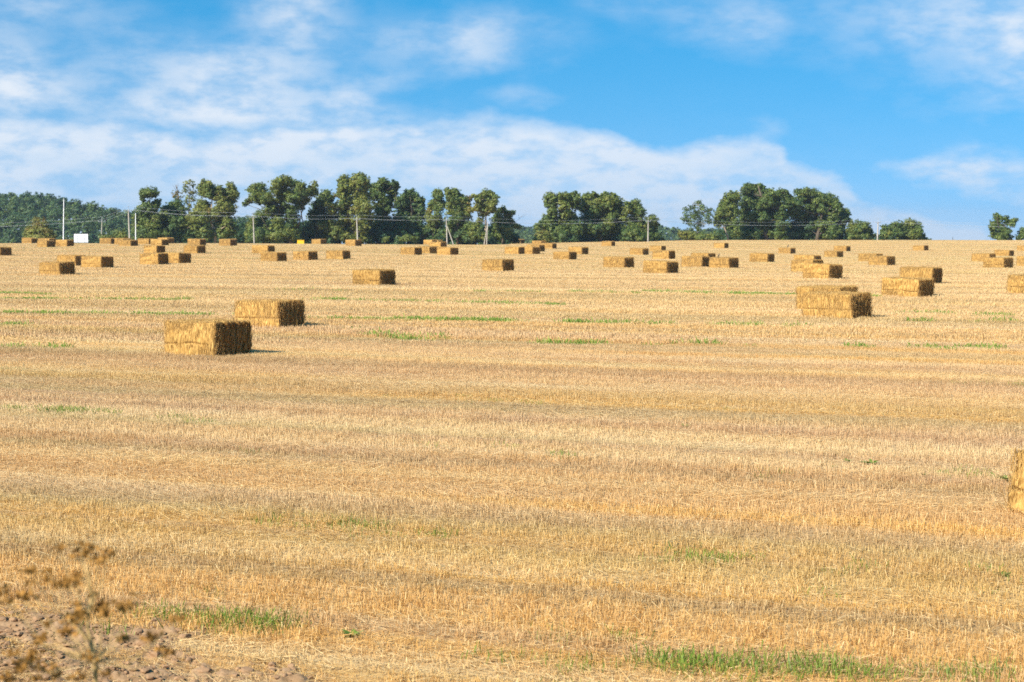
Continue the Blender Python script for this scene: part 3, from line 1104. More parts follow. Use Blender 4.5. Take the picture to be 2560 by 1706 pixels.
# xl, xm, xr, yb: photo columns of the left end, the corner between lit side and shaded end, the right end; row of that corner's foot
BALES = [
    (413, 541, 633, 896.6, 'straw bale with deep vertical grooves in its shaded end, straw spilled at its foot'),
    (586, 700, 764.6, 823.7, 'big straw bale just behind the deeply grooved one, short shadow on its grass line'),
    (None, 1, 29, 640.5, 'straw bale showing mainly its shaded end, alone in the open below the dark wood'),
    (54, 79, 91, 609.5, 'distant bale at the field edge directly under the round orange-green tree'),
    (90, 117, 140, 619, 'bale in front of the round orange-green tree, hiding another bale behind it'),
    (95, 123, 139, 613.5, 'bale mostly hidden behind the bale below the round orange-green tree'),
    (139, 168, 186, 617.5, 'bale beside the white billboard, at the foot of the tall white mast'),
    (256, 277, 285, 612, 'small bale between the white billboard and the leaning pole, by low bushes'),
    (285, 308, None, 613, 'bale half hidden by the bale at the leaning concrete pole'),
    (298.8, 326, 344.5, 617.5, 'bale right below the leaning concrete pole and the thin white mast'),
    (349, 372, 380, 612.5, 'bale under the tall tree with a tufted top, partly covered by its neighbour'),
    (377, 404, 422, 615.5, 'bale in front of two others under the dark trees by the white mast'),
    (None, 418, 431, 611, 'bale of which only the shaded end shows behind another under the dark trees'),
    (469, 499, 514.5, 615.5, 'bale in front of the spreading tree with bare trunk, directly behind another bale'),
    (460, 493, 514, 635.5, 'bale directly in front of the bale at the spreading tree with bare trunk'),
    (358, 392, 414, 635, 'bale peeking over the bale with a lit wisp across its shaded end'),
    (351, 396, 421, 663, 'bale with a lit wisp across its shaded end, another touching its side'),
    (413, 447, 474, 660.5, 'bale touching the side of the one with a lit wisp on its end'),
    (549, 576, 592, 616.5, 'bale standing alone before the dark gap beside the spreading tree'),
    (98.5, 150, 189, 690.5, 'front bale of three standing close together below the white billboard'),
    (141, 190, 214, 667, 'bale behind the front one of the three below the white billboard, its foot covered'),
    (205, 253, 282, 671.5, 'bale with a thin dark shadow, standing beside two others below the white billboard'),
    (630.5, 669, 685, 636, 'bale half covered by the first of three bales in a row below the big trees'),
    (649.5, 693, 718, 655.6, 'first of three bales in a row below the big trees, covering another'),
    (731, 771.6, 796, 652.8, 'middle one of three evenly spaced bales in a row below the big trees'),
    (815, 857.7, 876.8, 650, 'last of three evenly spaced bales in a row below the big trees'),
    (779, 801.6, 815.6, 610.7, 'small bale at the crest close beside the yellow box'),
    (864, 888.5, 904, 617, 'small bale at the crest below the concrete pole before the light olive tree'),
    (878, 952.5, 991.8, 716, 'single straw bale standing alone in mid field, no other bale near it'),
    (1001, 1037, 1055.5, 639.2, 'bale on the dark-tree side of the cluster below the braced pole'),
    (1052, 1074, 1092, 635.5, 'bale between two nearer ones in the cluster below the braced pole'),
    (1092, 1125.5, 1145.5, 639, 'bale of the cluster below the braced pole whose shadow falls on open stubble'),
    (1072, 1102, 1117, 623, 'bale showing only its top half in the cluster below the braced pole'),
    (1056, 1080, 1094, 607.6, 'bale on the crest line beside the braced pole, above its cluster'),
    (1072, 1096, 1108.5, 607.2, 'bale tucked behind the crest-line bale beside the braced pole'),
    (1200, 1257, 1288, 680, 'lone straw bale below the leaning pale trunks'),
    (1277, 1302, 1313, 608.8, 'small bale on the crest in front of the gap with far blue forest'),
    (1262, 1297, 1311.5, 637, 'bale with full lit side, first of a close pair below the forest gap'),
    (1306, 1331, 1346, 636.7, 'bale pressed against the end of another below the forest gap'),
    (1316, 1347.5, 1362, 630.5, 'bale showing only its shaded end behind a close pair below the forest gap'),
    (1328, 1353, 1366, 617, 'bale hidden but for a strip, behind the bales below the yellow-green shrub'),
    (1352, 1381, 1391, 623.5, 'bale below the yellow-green shrub, standing before a half hidden one'),
    (1503.5, 1529, 1538, 616.5, 'small bale near the crest before the middle of the dense grove, alone'),
    (1424, 1454, 1469, 638, 'bale partly covered by a slightly nearer bale, below the dense grove'),
    (1381.5, 1424, 1443, 651.5, 'bale just in front of another, overlapping it, below the dense grove'),
    (1503, 1560, 1587, 671.5, 'straw bale standing beside the bale that has another bale behind its top'),
    (1576, 1607, 1621, 639, 'small clear bale beside a stacked-looking pair below the slim pole'),
    (1623, 1653, 1664.5, 630, 'small bale below the slim pole, rising above the bales in front of it'),
    (1625, 1672, 1690, 650, 'bale peeking over the top of the large bale below the slim pole'),
    (1603.5, 1667, 1697, 687, 'large bale below the slim pole with another bale peeking over it'),
    (1704, 1756, 1774, 670, 'bale close beside the lit side of the bale on which a bird sits'),
    (1728, 1771, 1788, 656, 'bale hidden behind two bales, only its top edge showing beside the bird'),
    (1769.5, 1824, 1848, 673, 'straw bale with a dark bird perched on its top'),
    (1782, 1811, 1821.5, 622, 'small lone bale near the crest before the leaning pale tree'),
    (1876, 1919, 1934.5, 657, 'lone bale on open ground below the large dense tree'),
    (1945, 1976, 1989, 636, 'small distant bale with an upright brown bird on it'),
    (2086, 2115, 2125, 630, 'small bale touching behind another below the tallest dense tree'),
    (2060, 2093, 2108, 645, 'small bale in front of another below the tallest dense tree'),
    (1971, 2033, 2062, 683, 'middle bale of three overlapping one behind the other'),
    (1984, 2034, 2052, 664, 'rearmost bale of three overlapping one behind the other, just a strip visible'),
    (2001, 2074, 2108, 700.5, 'front bale of three overlapping, with a dipped top edge over its shaded end'),
    (2147, 2190, 2206, 656, 'bale half hidden behind another below the pole with crossarm'),
    (2169, 2218, 2239, 665.5, 'bale below the pole with crossarm covering part of another'),
    (2282, 2310, 2321, 628, 'small lone bale near the crest where the sky meets the field'),
    (2245.6, 2333, 2356.5, 713, 'bale behind the large bale with dark side seam, its end jutting out'),
    (2201, 2298, 2336, 745, 'large bale with a dark seam along its lit side, in front of another'),
    (1995, 2100, 2144, 781, 'bale mostly hidden behind the big bale with frayed shaded end'),
    (2014, 2126, 2174, 799, 'big bale with frayed shaded end and another bale hidden behind it'),
    (2433, 2474, 2487.5, 656, 'bale half covered by the front bale below the two-topped tree'),
    (2489, 2522, 2532.5, 642, 'small bale fully visible behind the front bale below the two-topped tree'),
    (2456, 2511, 2534, 672, 'front bale of three below the two-topped tree, dark seam on lit side'),
    (2549, 2592, 2608, 668, 'partly seen bale beside the trio below the two-topped tree'),
    (2541, 2571, 2582, 629, 'small partly seen bale up the slope near the dark crest bush'),
    (2522, 2606, 2650, 738, 'partly seen bale with only its golden lit side showing, seam across it'),
    (2545, 2893, 3120, 1345, 'frayed corner of a close slumped bale beside the green weeds'),
]
BALE_POS = {}


def build_bales():
    proto = {}
    for i, (xl, xm, xr, yb, lab) in enumerate(BALES):
        if xm > 2700:
            F = at(xm, yb, 0) if False else on_ground(xm, yb, lo=11)
        else:
            F = on_ground(xm, yb, lo=20)
        c = math.atan2(-F[1], -F[0])
        if xl is not None and xr is not None and i > 0:
            th = math.atan2((xm - xl) / BL, (xr - xm) / BW)
            al = c + th
            al = max(R(-54), min(R(-28), al))
        else:
            al = R(-38) if i == 0 else R(-40 + random.uniform(-4, 4))
        ca, sa = math.cos(al), math.sin(al)
        cx = F[0] - (ca * BL / 2 + sa * BW / 2)
        cy = F[1] - (sa * BL / 2 - ca * BW / 2)
        z = float(ground_z(cx, cy)) - .015
        b = (i * 7 + i // 4) % 4 if i > 1 else i
        o = bpy.data.objects.new('straw_bale', BODIES[b])
        COL.objects.link(o)
        o.location = (cx, cy, z)
        o.rotation_euler = (R(random.uniform(-1.8, 1.8)), R(random.uniform(-1.5, 1.5)), al)
        o.location.z -= .02
        s = random.uniform(.97, 1.03)
        o.scale = (random.uniform(.94, 1.04), s, random.uniform(.93, 1.04))
        if xm > 2700:      # this one has slumped
            o.scale = (1, 1, .80)
            o.rotation_euler = (0, R(7), al)
            o.location.z -= .05
        tag(o, lab, 'straw bale', GB)
        f = bpy.data.objects.new('loose_straw', FIBRES[b % 3])
        f.parent = o
        COL.objects.link(f)
        BALE_POS[i] = (cx, cy, z, al, o)


build_bales()


# ------------------------------------------------------------------ trees
def leaf_cloud(lobes, dens, leaf, rng, hue, hue_var=.16, gap=.0):
    """lobes: (centre xyz, radius xyz, hue offset) -> leaf quads with hue and tint"""
    Q = []; H = []; T = []
    for (c, rr, ho) in lobes:
        c = np.array(c); rr = np.array(rr)
        rm = rr.mean()
        nc = int(np.clip(12 + rm * 11, 12, 46))
        d = unit(rng.normal(0, 1, (nc, 3)))
        rad = np.where(rng.random(nc) < .3, rng.uniform(1.0, 1.38, nc), rng.uniform(.2, 1.0, nc) ** .7)
        cc = c + d * rad[:, None] * rr * .92
        if gap > 0:
            kk = rng.random(nc) > gap
            cc = cc[kk]; rad = rad[kk]
            nc = len(cc)
        for k in range(nc):
            cr = rm * (rng.uniform(.15, .26) if rad[k] > 1.0 else rng.choice([rng.uniform(.18, .30), rng.uniform(.30, .50)]))
            n = int(dens * 22 * (cr / leaf) ** 1.35)
            n = max(14, min(n, 420))
            dd = unit(rng.normal(0, 1, (n, 3)))
            pr = np.where(rng.random(n) < .16, rng.uniform(1.0, 1.55, n), rng.uniform(.25, 1.08, n) ** .7)
            p = cc[k] + dd * pr[:, None] * cr * np.array([1.15, 1.15, .85])
            out = unit(dd * .8 + unit(p - c) * .8 + np.array([0, 0, .45]) + rng.normal(0, .42, (n, 3)))
            t1 = unit(np.cross(out, rng.normal(0, 1, (n, 3))))
            t2 = np.cross(out, t1)
            s = leaf * rng.uniform(.6, 1.35, n)[:, None]
            w = s * rng.uniform(.45, .75, n)[:, None]
            Q.append(np.stack([p - t1 * s * .55 - t2 * w * .55, p + t1 * s * .62, p + t2 * w * .80 - t1 * s * .18], 1))
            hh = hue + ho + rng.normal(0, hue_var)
            H.append(np.clip(hh + rng.normal(0, .06, n), 0, 1.5))
            T.append(np.clip(rng.normal(.45 + rng.normal(0, .12), .20, n), 0, 1))
    return np.concatenate(Q), np.concatenate(H), np.concatenate(T)


TREE_N = [0]


def tree(name, label, cat, lobes, D, base_px, trunk=None, hue=.5, dens=1.0, leaf=.26, group=None, depth=.8, r0=.22,
         pale=False, gap=0.0, twigs=None, double=True, limbs=True):
    """lobes in photo pixels (cx, cy, rx, ry[, hue offset]) standing at distance D; base_px: column of the foot"""
    TREE_N[0] += 1
    rng = np.random.default_rng(1000 + TREE_N[0] * 13)
    mpp = D / F_PX
    foot = at(base_px, 600, D)
    foot[2] = float(ground_z(foot[0], D)) - .05
    root = empty(name, tuple(foot))
    xs = [l[0] for l in lobes]
    half = (max(xs) - min(xs)) / 2 * mpp + 1
    L = []
    for l in lobes:
        ho = l[4] if len(l) > 4 else 0
        dy = rng.uniform(-1, 1) * half * depth * .55
        p = at(l[0], l[1], D + dy)
        r = np.array([l[2] * mpp * 1.3, max(l[2], l[3]) * mpp * 1.15, l[3] * mpp * 1.2])
        L.append((p - foot, r, ho))
        if double:
            p2 = at(l[0] + rng.uniform(-.4, .4) * l[2], l[1] + rng.uniform(-.1, .45) * l[3], D + dy + r[1] * rng.uniform(.7, 1.5))
            L.append((p2 - foot, r * .85, ho))
    FL = []
    if double:      # foliage bridging neighbouring boughs
        for i, (p, r, ho) in enumerate(L[::2]):
            ds = sorted(((np.linalg.norm((q - p)[[0, 2]]), q, r2, h2) for j, (q, r2, h2) in enumerate(L[::2]) if j != i), key=lambda z: z[0])[:2]
            for dd, q, r2, h2 in ds:
                if dd < (r.mean() + r2.mean()) * 1.5:
                    m_ = (p + q) / 2 + np.array([rng.normal(0, .12), abs(rng.normal(0, .5)), rng.normal(0, .12)]) * r.mean()
                    FL.append((m_, (r + r2) / 2 * rng.uniform(.6, .85), (ho + h2) / 2))
    Q, H, T = leaf_cloud(L + FL, dens, leaf * .9, rng, hue, gap=gap)
    me = quads_mesh('crown', Q, {'hue': H, 'tint': T})
    me.materials.append(M_LEAF)
    link('crown', me, root)
    mb = MB()
    topl = min(lobes, key=lambda l: l[1])
    if trunk is None:
        cy = np.mean([l[1] for l in lobes]); cx = np.mean([l[0] for l in lobes])
        trunk = [(base_px, 606), (base_px + (cx - base_px) * .3, 588), (base_px + (cx - base_px) * .7, (588 + cy) / 2), (cx, cy), ((cx + topl[0]) / 2, (cy + topl[1]) / 2), (topl[0], topl[1])]
    tp = [Vector(at(px, py, D) - foot) for px, py in trunk]
    tp[0] = Vector((tp[0].x * .3, 0, -.15))
    tr = [r0 * (1 - .82 * i / (len(tp) - 1)) for i in range(len(tp))]
    mb.tube(tp, tr, 8)
    if limbs:
        for k, (p, r, ho) in enumerate(L):
            if double and k % 2: continue
            pv = Vector(p)
            j = min(range(len(tp)), key=lambda q: (tp[q] - pv).length + (3.0 if tp[q].z > pv.z - .25 else 0))
            a = tp[j]
            m = a.lerp(pv, .5) + Vector((rng.normal(0, .1), rng.normal(0, .1), -.12 * (pv - a).length))
            if (pv - a).length > .4 and pv.z > 3.0:
                mb.tube([a, m, pv], [min(tr[j] * .62, .14), min(tr[j] * .42, .09), .025], 6)
                for q in range(3):
                    e = pv + Vector(rng.normal(0, 1, 3) * r * .6)
                    mb.tube([m.lerp(pv, .7), (pv + e) / 2, e], [.03, .022, .012], 4)
    for tw in (twigs or []):
        mb.tube([Vector(at(px, py, D) - foot) for px, py in tw[0]], tw[1], 5)
    mb.build('trunk', M_PBARK if pale else M_BARK, root, smooth=True)
    tag(root, label, cat, group)
    return root


GT = 'trees lining the far edge of the field'
DL, DM, DR = 300, 326, 350
tree('tree', 'small round orange-green tree in front of the dark wood', 'tree',
     [(98, 562, 17, 14, .25), (83, 576, 16, 14, .1), (113, 574, 16, 15, .15), (98, 582, 22, 13), (75, 590, 12, 10), (120, 590, 12, 11), (98, 596, 28, 9)], DL, 98, hue=.98, leaf=.22, group=GT)
tree('bush', 'low green bush at the short slim pole near the billboard', 'bush', [(262, 592, 11, 8), (275, 594, 9, 7)], DL, 266, hue=.6, leaf=.2, limbs=False, r0=.06)
tree('bush', 'olive bush at the foot of the leaning concrete pole', 'bush', [(298, 588, 13, 11), (310, 592, 12, 9)], DL, 303, hue=.75, leaf=.2, limbs=False, r0=.06)
tree('tree', 'tall narrow tree with a separate tufted top beside the thin white mast', 'tree',
     [(373, 479, 19, 9), (385, 484, 9, 9), (360, 486, 10, 10), (356, 498, 5, 6), (391, 506, 10, 9), (378, 512, 12, 9), (362, 519, 16, 12), (385, 524, 12, 12),
      (358, 540, 19, 18, .1), (382, 545, 16, 20), (352, 562, 17, 16), (375, 570, 22, 19), (360, 588, 26, 15), (390, 590, 14, 14)], DL, 392,
     hue=.48, leaf=.24, group=GT, trunk=[(396, 607), (393, 585), (385, 555), (378, 525), (374, 505), (373, 482)])
tree('tree', 'bushy dark green tree between the tufted tree and the spreading one', 'tree',
     [(438, 514, 16, 14), (428, 524, 16, 14), (447, 528, 15, 15), (412, 532, 12, 13, .25), (405, 545, 12, 15, .2), (436, 545, 25, 18, -.1), (425, 562, 28, 18, -.1), (455, 560, 22, 20, -.15),
      (430, 585, 32, 17, -.2), (468, 585, 24, 18, -.25)], DL + 4, 437, hue=.42, leaf=.24, group=GT)
tree('tree', 'thin half-dead tree with yellowed leaves and bare top twigs', 'tree',
     [(442, 484, 9, 8, .3), (446, 496, 9, 9, .35), (438, 491, 7, 8, .4), (449, 506, 7, 8, .2)], DL + 8, 448, hue=.9, leaf=.2, dens=.6, gap=.25, double=False, group=GT, r0=.16,
     trunk=[(448, 606), (449, 560), (449, 515), (446, 490), (442, 470), (441, 462)],
     twigs=[([(442, 474), (439, 466), (437, 461)], [.04, .03, .015]), ([(443, 472), (445, 464), (444, 459)], [.04, .03, .015]), ([(441, 478), (434, 467), (432, 464)], [.03, .02, .012]),
            ([(446, 494), (432, 486), (427, 482)], [.04, .025, .012])])
tree('tree', 'slender sparse tree with pale see-through crown', 'tree',
     [(473, 457, 10, 6, .15), (464, 463, 5, 8, .1), (483, 463, 5, 5), (462, 475, 6, 7), (475, 482, 12, 8, .25), (487, 482, 6, 6), (470, 494, 8, 7, .1), (480, 498, 8, 8), (466, 503, 5, 5), (474, 515, 5, 8, .2)],
     DL + 6, 473, hue=.75, leaf=.2, dens=.6, gap=.25, double=False, group=GT, r0=.15, pale=True, trunk=[(473, 606), (472, 560), (472, 520), (473, 500), (478, 480), (473, 460)])
tree('tree', 'broad spreading tree with a bare pale trunk standing before the dark gap', 'tree',
     [(509, 459, 8, 9), (504, 474, 9, 10), (521, 464, 13, 11, .1), (533, 478, 14, 13), (517, 483, 14, 12), (545, 490, 17, 11, .3), (550, 474, 8, 9), (577, 467, 10, 10, .1), (583, 484, 13, 10), (566, 484, 10, 9, -.2),
      (570, 500, 17, 11), (580, 494, 9, 9), (553, 503, 14, 10, .1), (567, 517, 18, 13, .1), (550, 524, 13, 12, .1), (505, 510, 13, 10), (517, 516, 11, 9), (496, 526, 14, 11, .2), (517, 531, 13, 9, .45), (486, 543, 14, 12, .2), (508, 545, 14, 11),
      (535, 535, 12, 10), (560, 541, 17, 11), (578, 527, 10, 10, -.1), (485, 562, 15, 13), (551, 558, 16, 11), (572, 560, 13, 13), (507, 575, 18, 14, -.1), (555, 578, 14, 14, -.1), (578, 582, 14, 15, -.2), (520, 590, 12, 10, -.2)],
     DL + 2, 539, hue=.68, leaf=.24, group=GT, pale=True, r0=.30, trunk=[(539, 609), (538, 592), (535, 570), (526, 556), (528, 530), (530, 500), (523, 470)])
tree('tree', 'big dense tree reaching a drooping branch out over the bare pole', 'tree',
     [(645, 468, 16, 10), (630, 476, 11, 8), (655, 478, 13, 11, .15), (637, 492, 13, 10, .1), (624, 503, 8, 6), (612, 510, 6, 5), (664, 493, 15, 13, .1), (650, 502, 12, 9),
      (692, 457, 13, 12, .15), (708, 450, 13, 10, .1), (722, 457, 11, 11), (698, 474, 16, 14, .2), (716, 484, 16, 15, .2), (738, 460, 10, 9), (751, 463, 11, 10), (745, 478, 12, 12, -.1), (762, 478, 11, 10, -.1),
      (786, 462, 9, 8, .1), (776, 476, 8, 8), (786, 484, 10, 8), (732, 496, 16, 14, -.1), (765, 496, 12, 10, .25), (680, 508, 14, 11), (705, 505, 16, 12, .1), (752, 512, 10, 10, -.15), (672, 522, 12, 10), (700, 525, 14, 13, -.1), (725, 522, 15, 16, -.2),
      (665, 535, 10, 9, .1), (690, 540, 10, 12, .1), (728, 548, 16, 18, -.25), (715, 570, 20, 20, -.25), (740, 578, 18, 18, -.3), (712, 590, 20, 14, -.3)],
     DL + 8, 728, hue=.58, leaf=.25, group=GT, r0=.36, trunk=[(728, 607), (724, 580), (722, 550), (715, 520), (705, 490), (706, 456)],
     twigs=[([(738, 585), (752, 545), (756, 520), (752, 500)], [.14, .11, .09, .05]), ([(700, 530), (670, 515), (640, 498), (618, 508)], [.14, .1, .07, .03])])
tree('tree', 'dark ragged tree with a leaning fork next to the big drooping one', 'tree',
     [(814, 484, 13, 9), (822, 496, 11, 8), (806, 496, 12, 10, .15), (800, 508, 14, 9), (822, 508, 8, 6, .1), (790, 516, 13, 11, -.1), (802, 524, 12, 12, -.1), (783, 535, 12, 13, -.15), (797, 545, 14, 14, -.2), (812, 540, 7, 6, -.2),
      (785, 562, 17, 16, -.2), (775, 585, 22, 16, -.25), (797, 585, 18, 14, -.25)],
     DL + 14, 786, hue=.42, leaf=.25, group=GT, r0=.25, twigs=[([(762, 595), (757, 555), (752, 530), (748, 515)], [.12, .1, .08, .05])])
tree('shrub', 'mixed green shrub thicket round the foot of the bare concrete pole', 'shrub',
     [(652, 540, 14, 12), (640, 550, 11, 10), (632, 568, 12, 12, .1), (655, 562, 16, 14, -.1), (640, 585, 20, 15, -.05), (662, 585, 16, 16, -.15), (697, 552, 13, 11, .1), (695, 570, 17, 13, .1), (690, 588, 20, 13, .15), (717, 585, 15, 11, .15), (733, 594, 13, 8, .2), (622, 590, 8, 12, .2)],
     DL - 4, 660, hue=.55, leaf=.22, r0=.1)
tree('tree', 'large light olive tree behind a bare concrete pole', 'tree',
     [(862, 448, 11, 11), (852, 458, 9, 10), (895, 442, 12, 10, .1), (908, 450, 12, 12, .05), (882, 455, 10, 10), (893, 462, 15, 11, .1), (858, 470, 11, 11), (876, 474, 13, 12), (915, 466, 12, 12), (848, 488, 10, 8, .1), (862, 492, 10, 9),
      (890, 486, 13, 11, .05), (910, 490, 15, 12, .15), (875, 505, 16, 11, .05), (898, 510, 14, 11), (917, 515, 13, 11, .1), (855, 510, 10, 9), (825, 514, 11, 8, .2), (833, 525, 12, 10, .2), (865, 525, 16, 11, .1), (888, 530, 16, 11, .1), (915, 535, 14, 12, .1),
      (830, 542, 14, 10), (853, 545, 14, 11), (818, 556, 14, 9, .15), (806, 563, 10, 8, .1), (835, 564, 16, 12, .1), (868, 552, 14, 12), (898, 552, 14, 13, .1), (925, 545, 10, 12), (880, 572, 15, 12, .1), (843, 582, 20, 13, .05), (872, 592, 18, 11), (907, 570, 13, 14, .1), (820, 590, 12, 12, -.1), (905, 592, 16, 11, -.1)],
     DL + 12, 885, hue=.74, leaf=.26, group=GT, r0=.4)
tree('tree', 'tall tree with two leafy horns behind the light olive one', 'tree',
     [(957, 451, 10, 8), (966, 462, 8, 8), (948, 462, 8, 9), (985, 458, 9, 7, -.2), (992, 466, 6, 6, -.2), (945, 478, 12, 11, -.1), (972, 474, 12, 10), (985, 482, 9, 9), (935, 470, 10, 10), (932, 492, 11, 12, -.1), (955, 495, 14, 13), (975, 498, 14, 13, -.1),
      (950, 515, 13, 12, .15), (970, 522, 14, 13, -.1), (945, 532, 10, 11, .1), (960, 545, 16, 12, .1), (940, 558, 11, 9, .2), (975, 565, 18, 16, -.25), (945, 580, 18, 16, -.25), (975, 590, 18, 11, -.2)],
     DL + 20, 968, hue=.50, leaf=.26, group=GT, r0=.32, twigs=[([(985, 522), (987, 505), (989, 490), (991, 478)], [.09, .08, .06, .03])])
tree('tree', 'dark blue-green broad tree before which two pale wires hang', 'tree',
     [(1024, 481, 13, 9), (1008, 492, 11, 10), (1036, 490, 12, 9), (1048, 498, 9, 8, .05), (1000, 506, 12, 11), (1022, 502, 16, 12), (1045, 510, 12, 10), (1010, 522, 16, 12), (1033, 525, 16, 12), (1053, 528, 10, 12), (1000, 540, 14, 13), (1025, 545, 18, 13),
      (1048, 550, 13, 12), (1055, 512, 5, 8, .7), (1058, 500, 5, 5, .7), (1000, 562, 18, 14, -.1), (1030, 568, 20, 14, -.1), (1055, 575, 14, 14, -.1), (1005, 588, 22, 13, -.15), (1040, 590, 20, 12, -.15)],
     DL + 20, 1020, hue=.26, leaf=.26, group=GT, r0=.34)
tree('bush', 'low pale green bushes at the field edge under the dark blue-green tree', 'bush', [(1006, 597, 8, 5, .1), (1018, 595, 9, 7), (1037, 597, 8, 6), (965, 598, 8, 6)], DL + 4, 1015, hue=.62, leaf=.2, limbs=False, r0=.05)
tree('tree', 'narrow tree with a rust-orange patch beside the braced pole', 'tree',
     [(1095, 480, 11, 8), (1088, 487, 7, 8), (1099, 492, 10, 9, -.05), (1090, 504, 12, 10), (1104, 508, 9, 9), (1079, 513, 10, 10, .1), (1095, 520, 11, 11), (1074, 530, 7, 6, .75), (1071, 545, 7, 11, .25), (1092, 540, 12, 12, .15), (1080, 555, 10, 12, .2), (1097, 558, 11, 10), (1078, 568, 11, 9, .15), (1100, 580, 13, 12, -.2), (1090, 594, 14, 9, -.2)],
     DL + 16, 1080, hue=.52, leaf=.23, group=GT, r0=.22, trunk=[(1078, 606), (1081, 590), (1090, 574), (1094, 550), (1096, 515), (1096, 484)])
tree('tree', 'double-topped tree with one orange branch just behind the braced pole', 'tree',
     [(1117, 476, 7, 6, .1), (1122, 486, 7, 8), (1138, 477, 9, 7, -.05), (1143, 486, 7, 7), (1129, 494, 11, 10), (1150, 492, 11, 8, .05), (1142, 502, 11, 10), (1160, 502, 10, 9), (1127, 510, 11, 13, .2), (1170, 498, 7, 7, .75), (1170, 508, 6, 5, .5), (1146, 518, 13, 13, -.05), (1163, 520, 9, 12, -.1), (1126, 530, 10, 9, .2), (1176, 524, 7, 9, .55), (1145, 540, 14, 13, -.1), (1168, 540, 11, 10, .1),
      (1128, 555, 13, 12), (1150, 560, 15, 12), (1170, 565, 12, 14), (1130, 580, 17, 14, -.1), (1160, 585, 18, 13, -.15)],
     DL + 14, 1142, hue=.55, leaf=.24, group=GT, r0=.28)
tree('tree', 'leafy tree with leaning pale trunks standing beside a white pole', 'tree',
     [(1217, 481, 11, 7, .05), (1205, 489, 10, 7, .1), (1228, 487, 9, 8), (1215, 496, 14, 9), (1235, 494, 7, 5, -.1), (1242, 492, 5, 5, -.1), (1196, 498, 10, 8), (1186, 490, 6, 5, .1), (1203, 506, 13, 8, .15), (1225, 508, 14, 9, .1), (1238, 505, 6, 7), (1208, 518, 14, 9, .2), (1226, 520, 12, 8, .2), (1196, 516, 7, 9), (1212, 530, 13, 8, .1), (1234, 522, 8, 8, -.1),
      (1188, 522, 7, 9, .4), (1200, 548, 7, 9, .1), (1190, 570, 13, 12), (1185, 588, 14, 12, -.1), (1215, 590, 12, 11, -.2)],
     DL + 10, 1214, hue=.68, leaf=.23, group=GT, r0=.24, pale=True, trunk=[(1212, 608), (1213, 585), (1215, 560), (1214, 535), (1214, 510), (1217, 485)],
     twigs=[([(1203, 560), (1198, 546), (1194, 532), (1191, 522)], [.1, .1, .08, .05])])
tree('tree', 'low ragged tree with bare twigs poking out towards the forest gap', 'tree',
     [(1257, 521, 6, 5, -.1), (1263, 530, 7, 6), (1247, 533, 9, 9, -.1), (1270, 537, 8, 8, .15), (1281, 531, 7, 4), (1241, 548, 11, 11, -.1), (1256, 550, 11, 11), (1272, 553, 10, 9, .15), (1237, 565, 12, 11), (1262, 568, 14, 11, .15), (1282, 562, 9, 8, .2), (1295, 567, 7, 6, .35), (1245, 585, 15, 13, -.1), (1270, 588, 14, 12, -.05)],
     DL + 16, 1256, hue=.55, leaf=.23, group=GT, r0=.2,
     twigs=[([(1278, 566), (1290, 555), (1303, 543), (1311, 536)], [.05, .03, .02, .012]), ([(1298, 548), (1297, 541), (1296, 536)], [.02, .015, .01]), ([(1303, 543), (1309, 543), (1316, 534)], [.02, .012, .008])])
tree('tree', 'tree with rounded top lobes at the forest-gap end of the dense grove', 'tree',
     [(1375, 490, 11, 8, .1), (1366, 502, 8, 8, .1), (1384, 499, 10, 9), (1404, 488, 12, 7, .15), (1420, 491, 10, 8, .1), (1437, 486, 10, 8), (1442, 498, 9, 9, -.05), (1408, 500, 14, 9), (1428, 505, 13, 9, -.1), (1369, 514, 6, 6), (1385, 515, 11, 10, .05), (1412, 515, 14, 11, .1), (1442, 514, 11, 13, -.2), (1382, 532, 12, 11), (1416, 532, 14, 11, .05), (1362, 546, 10, 9), (1380, 550, 15, 12), (1405, 550, 14, 12, .1), (1432, 545, 14, 13),
      (1346, 566, 10, 8), (1365, 566, 14, 11, .05), (1390, 570, 16, 12), (1418, 568, 16, 13), (1445, 570, 12, 14, -.2), (1370, 588, 18, 11, -.1), (1405, 590, 18, 11, -.15)],
     DM, 1405, hue=.55, leaf=.27, group=GT, r0=.35)
tree('tree', 'wide tree in the middle of the dense grove with spiky topmost shoots', 'tree',
     [(1465, 492, 12, 8), (1482, 490, 11, 8, .05), (1486, 484, 5, 4), (1513, 486, 11, 7), (1531, 489, 7, 8), (1500, 497, 14, 9, .2), (1520, 502, 13, 10, .2), (1540, 502, 12, 10, .05), (1470, 506, 13, 10, .05), (1490, 512, 15, 10, .2), (1512, 516, 14, 10, .1), (1535, 518, 13, 11), (1550, 515, 10, 12, .15), (1462, 522, 13, 12, -.3), (1485, 530, 17, 12, -.3), (1510, 534, 16, 12, -.2), (1548, 533, 11, 12, .15), (1530, 540, 14, 10),
      (1468, 545, 14, 12, -.3), (1495, 550, 17, 12, -.1), (1522, 556, 16, 11, .1), (1545, 555, 13, 11), (1470, 568, 18, 13, -.25), (1500, 572, 20, 13, -.25), (1535, 575, 18, 14, -.2), (1475, 590, 22, 11, -.3), (1515, 592, 20, 10, -.3)],
     DM + 4, 1500, hue=.58, leaf=.27, group=GT, r0=.38)
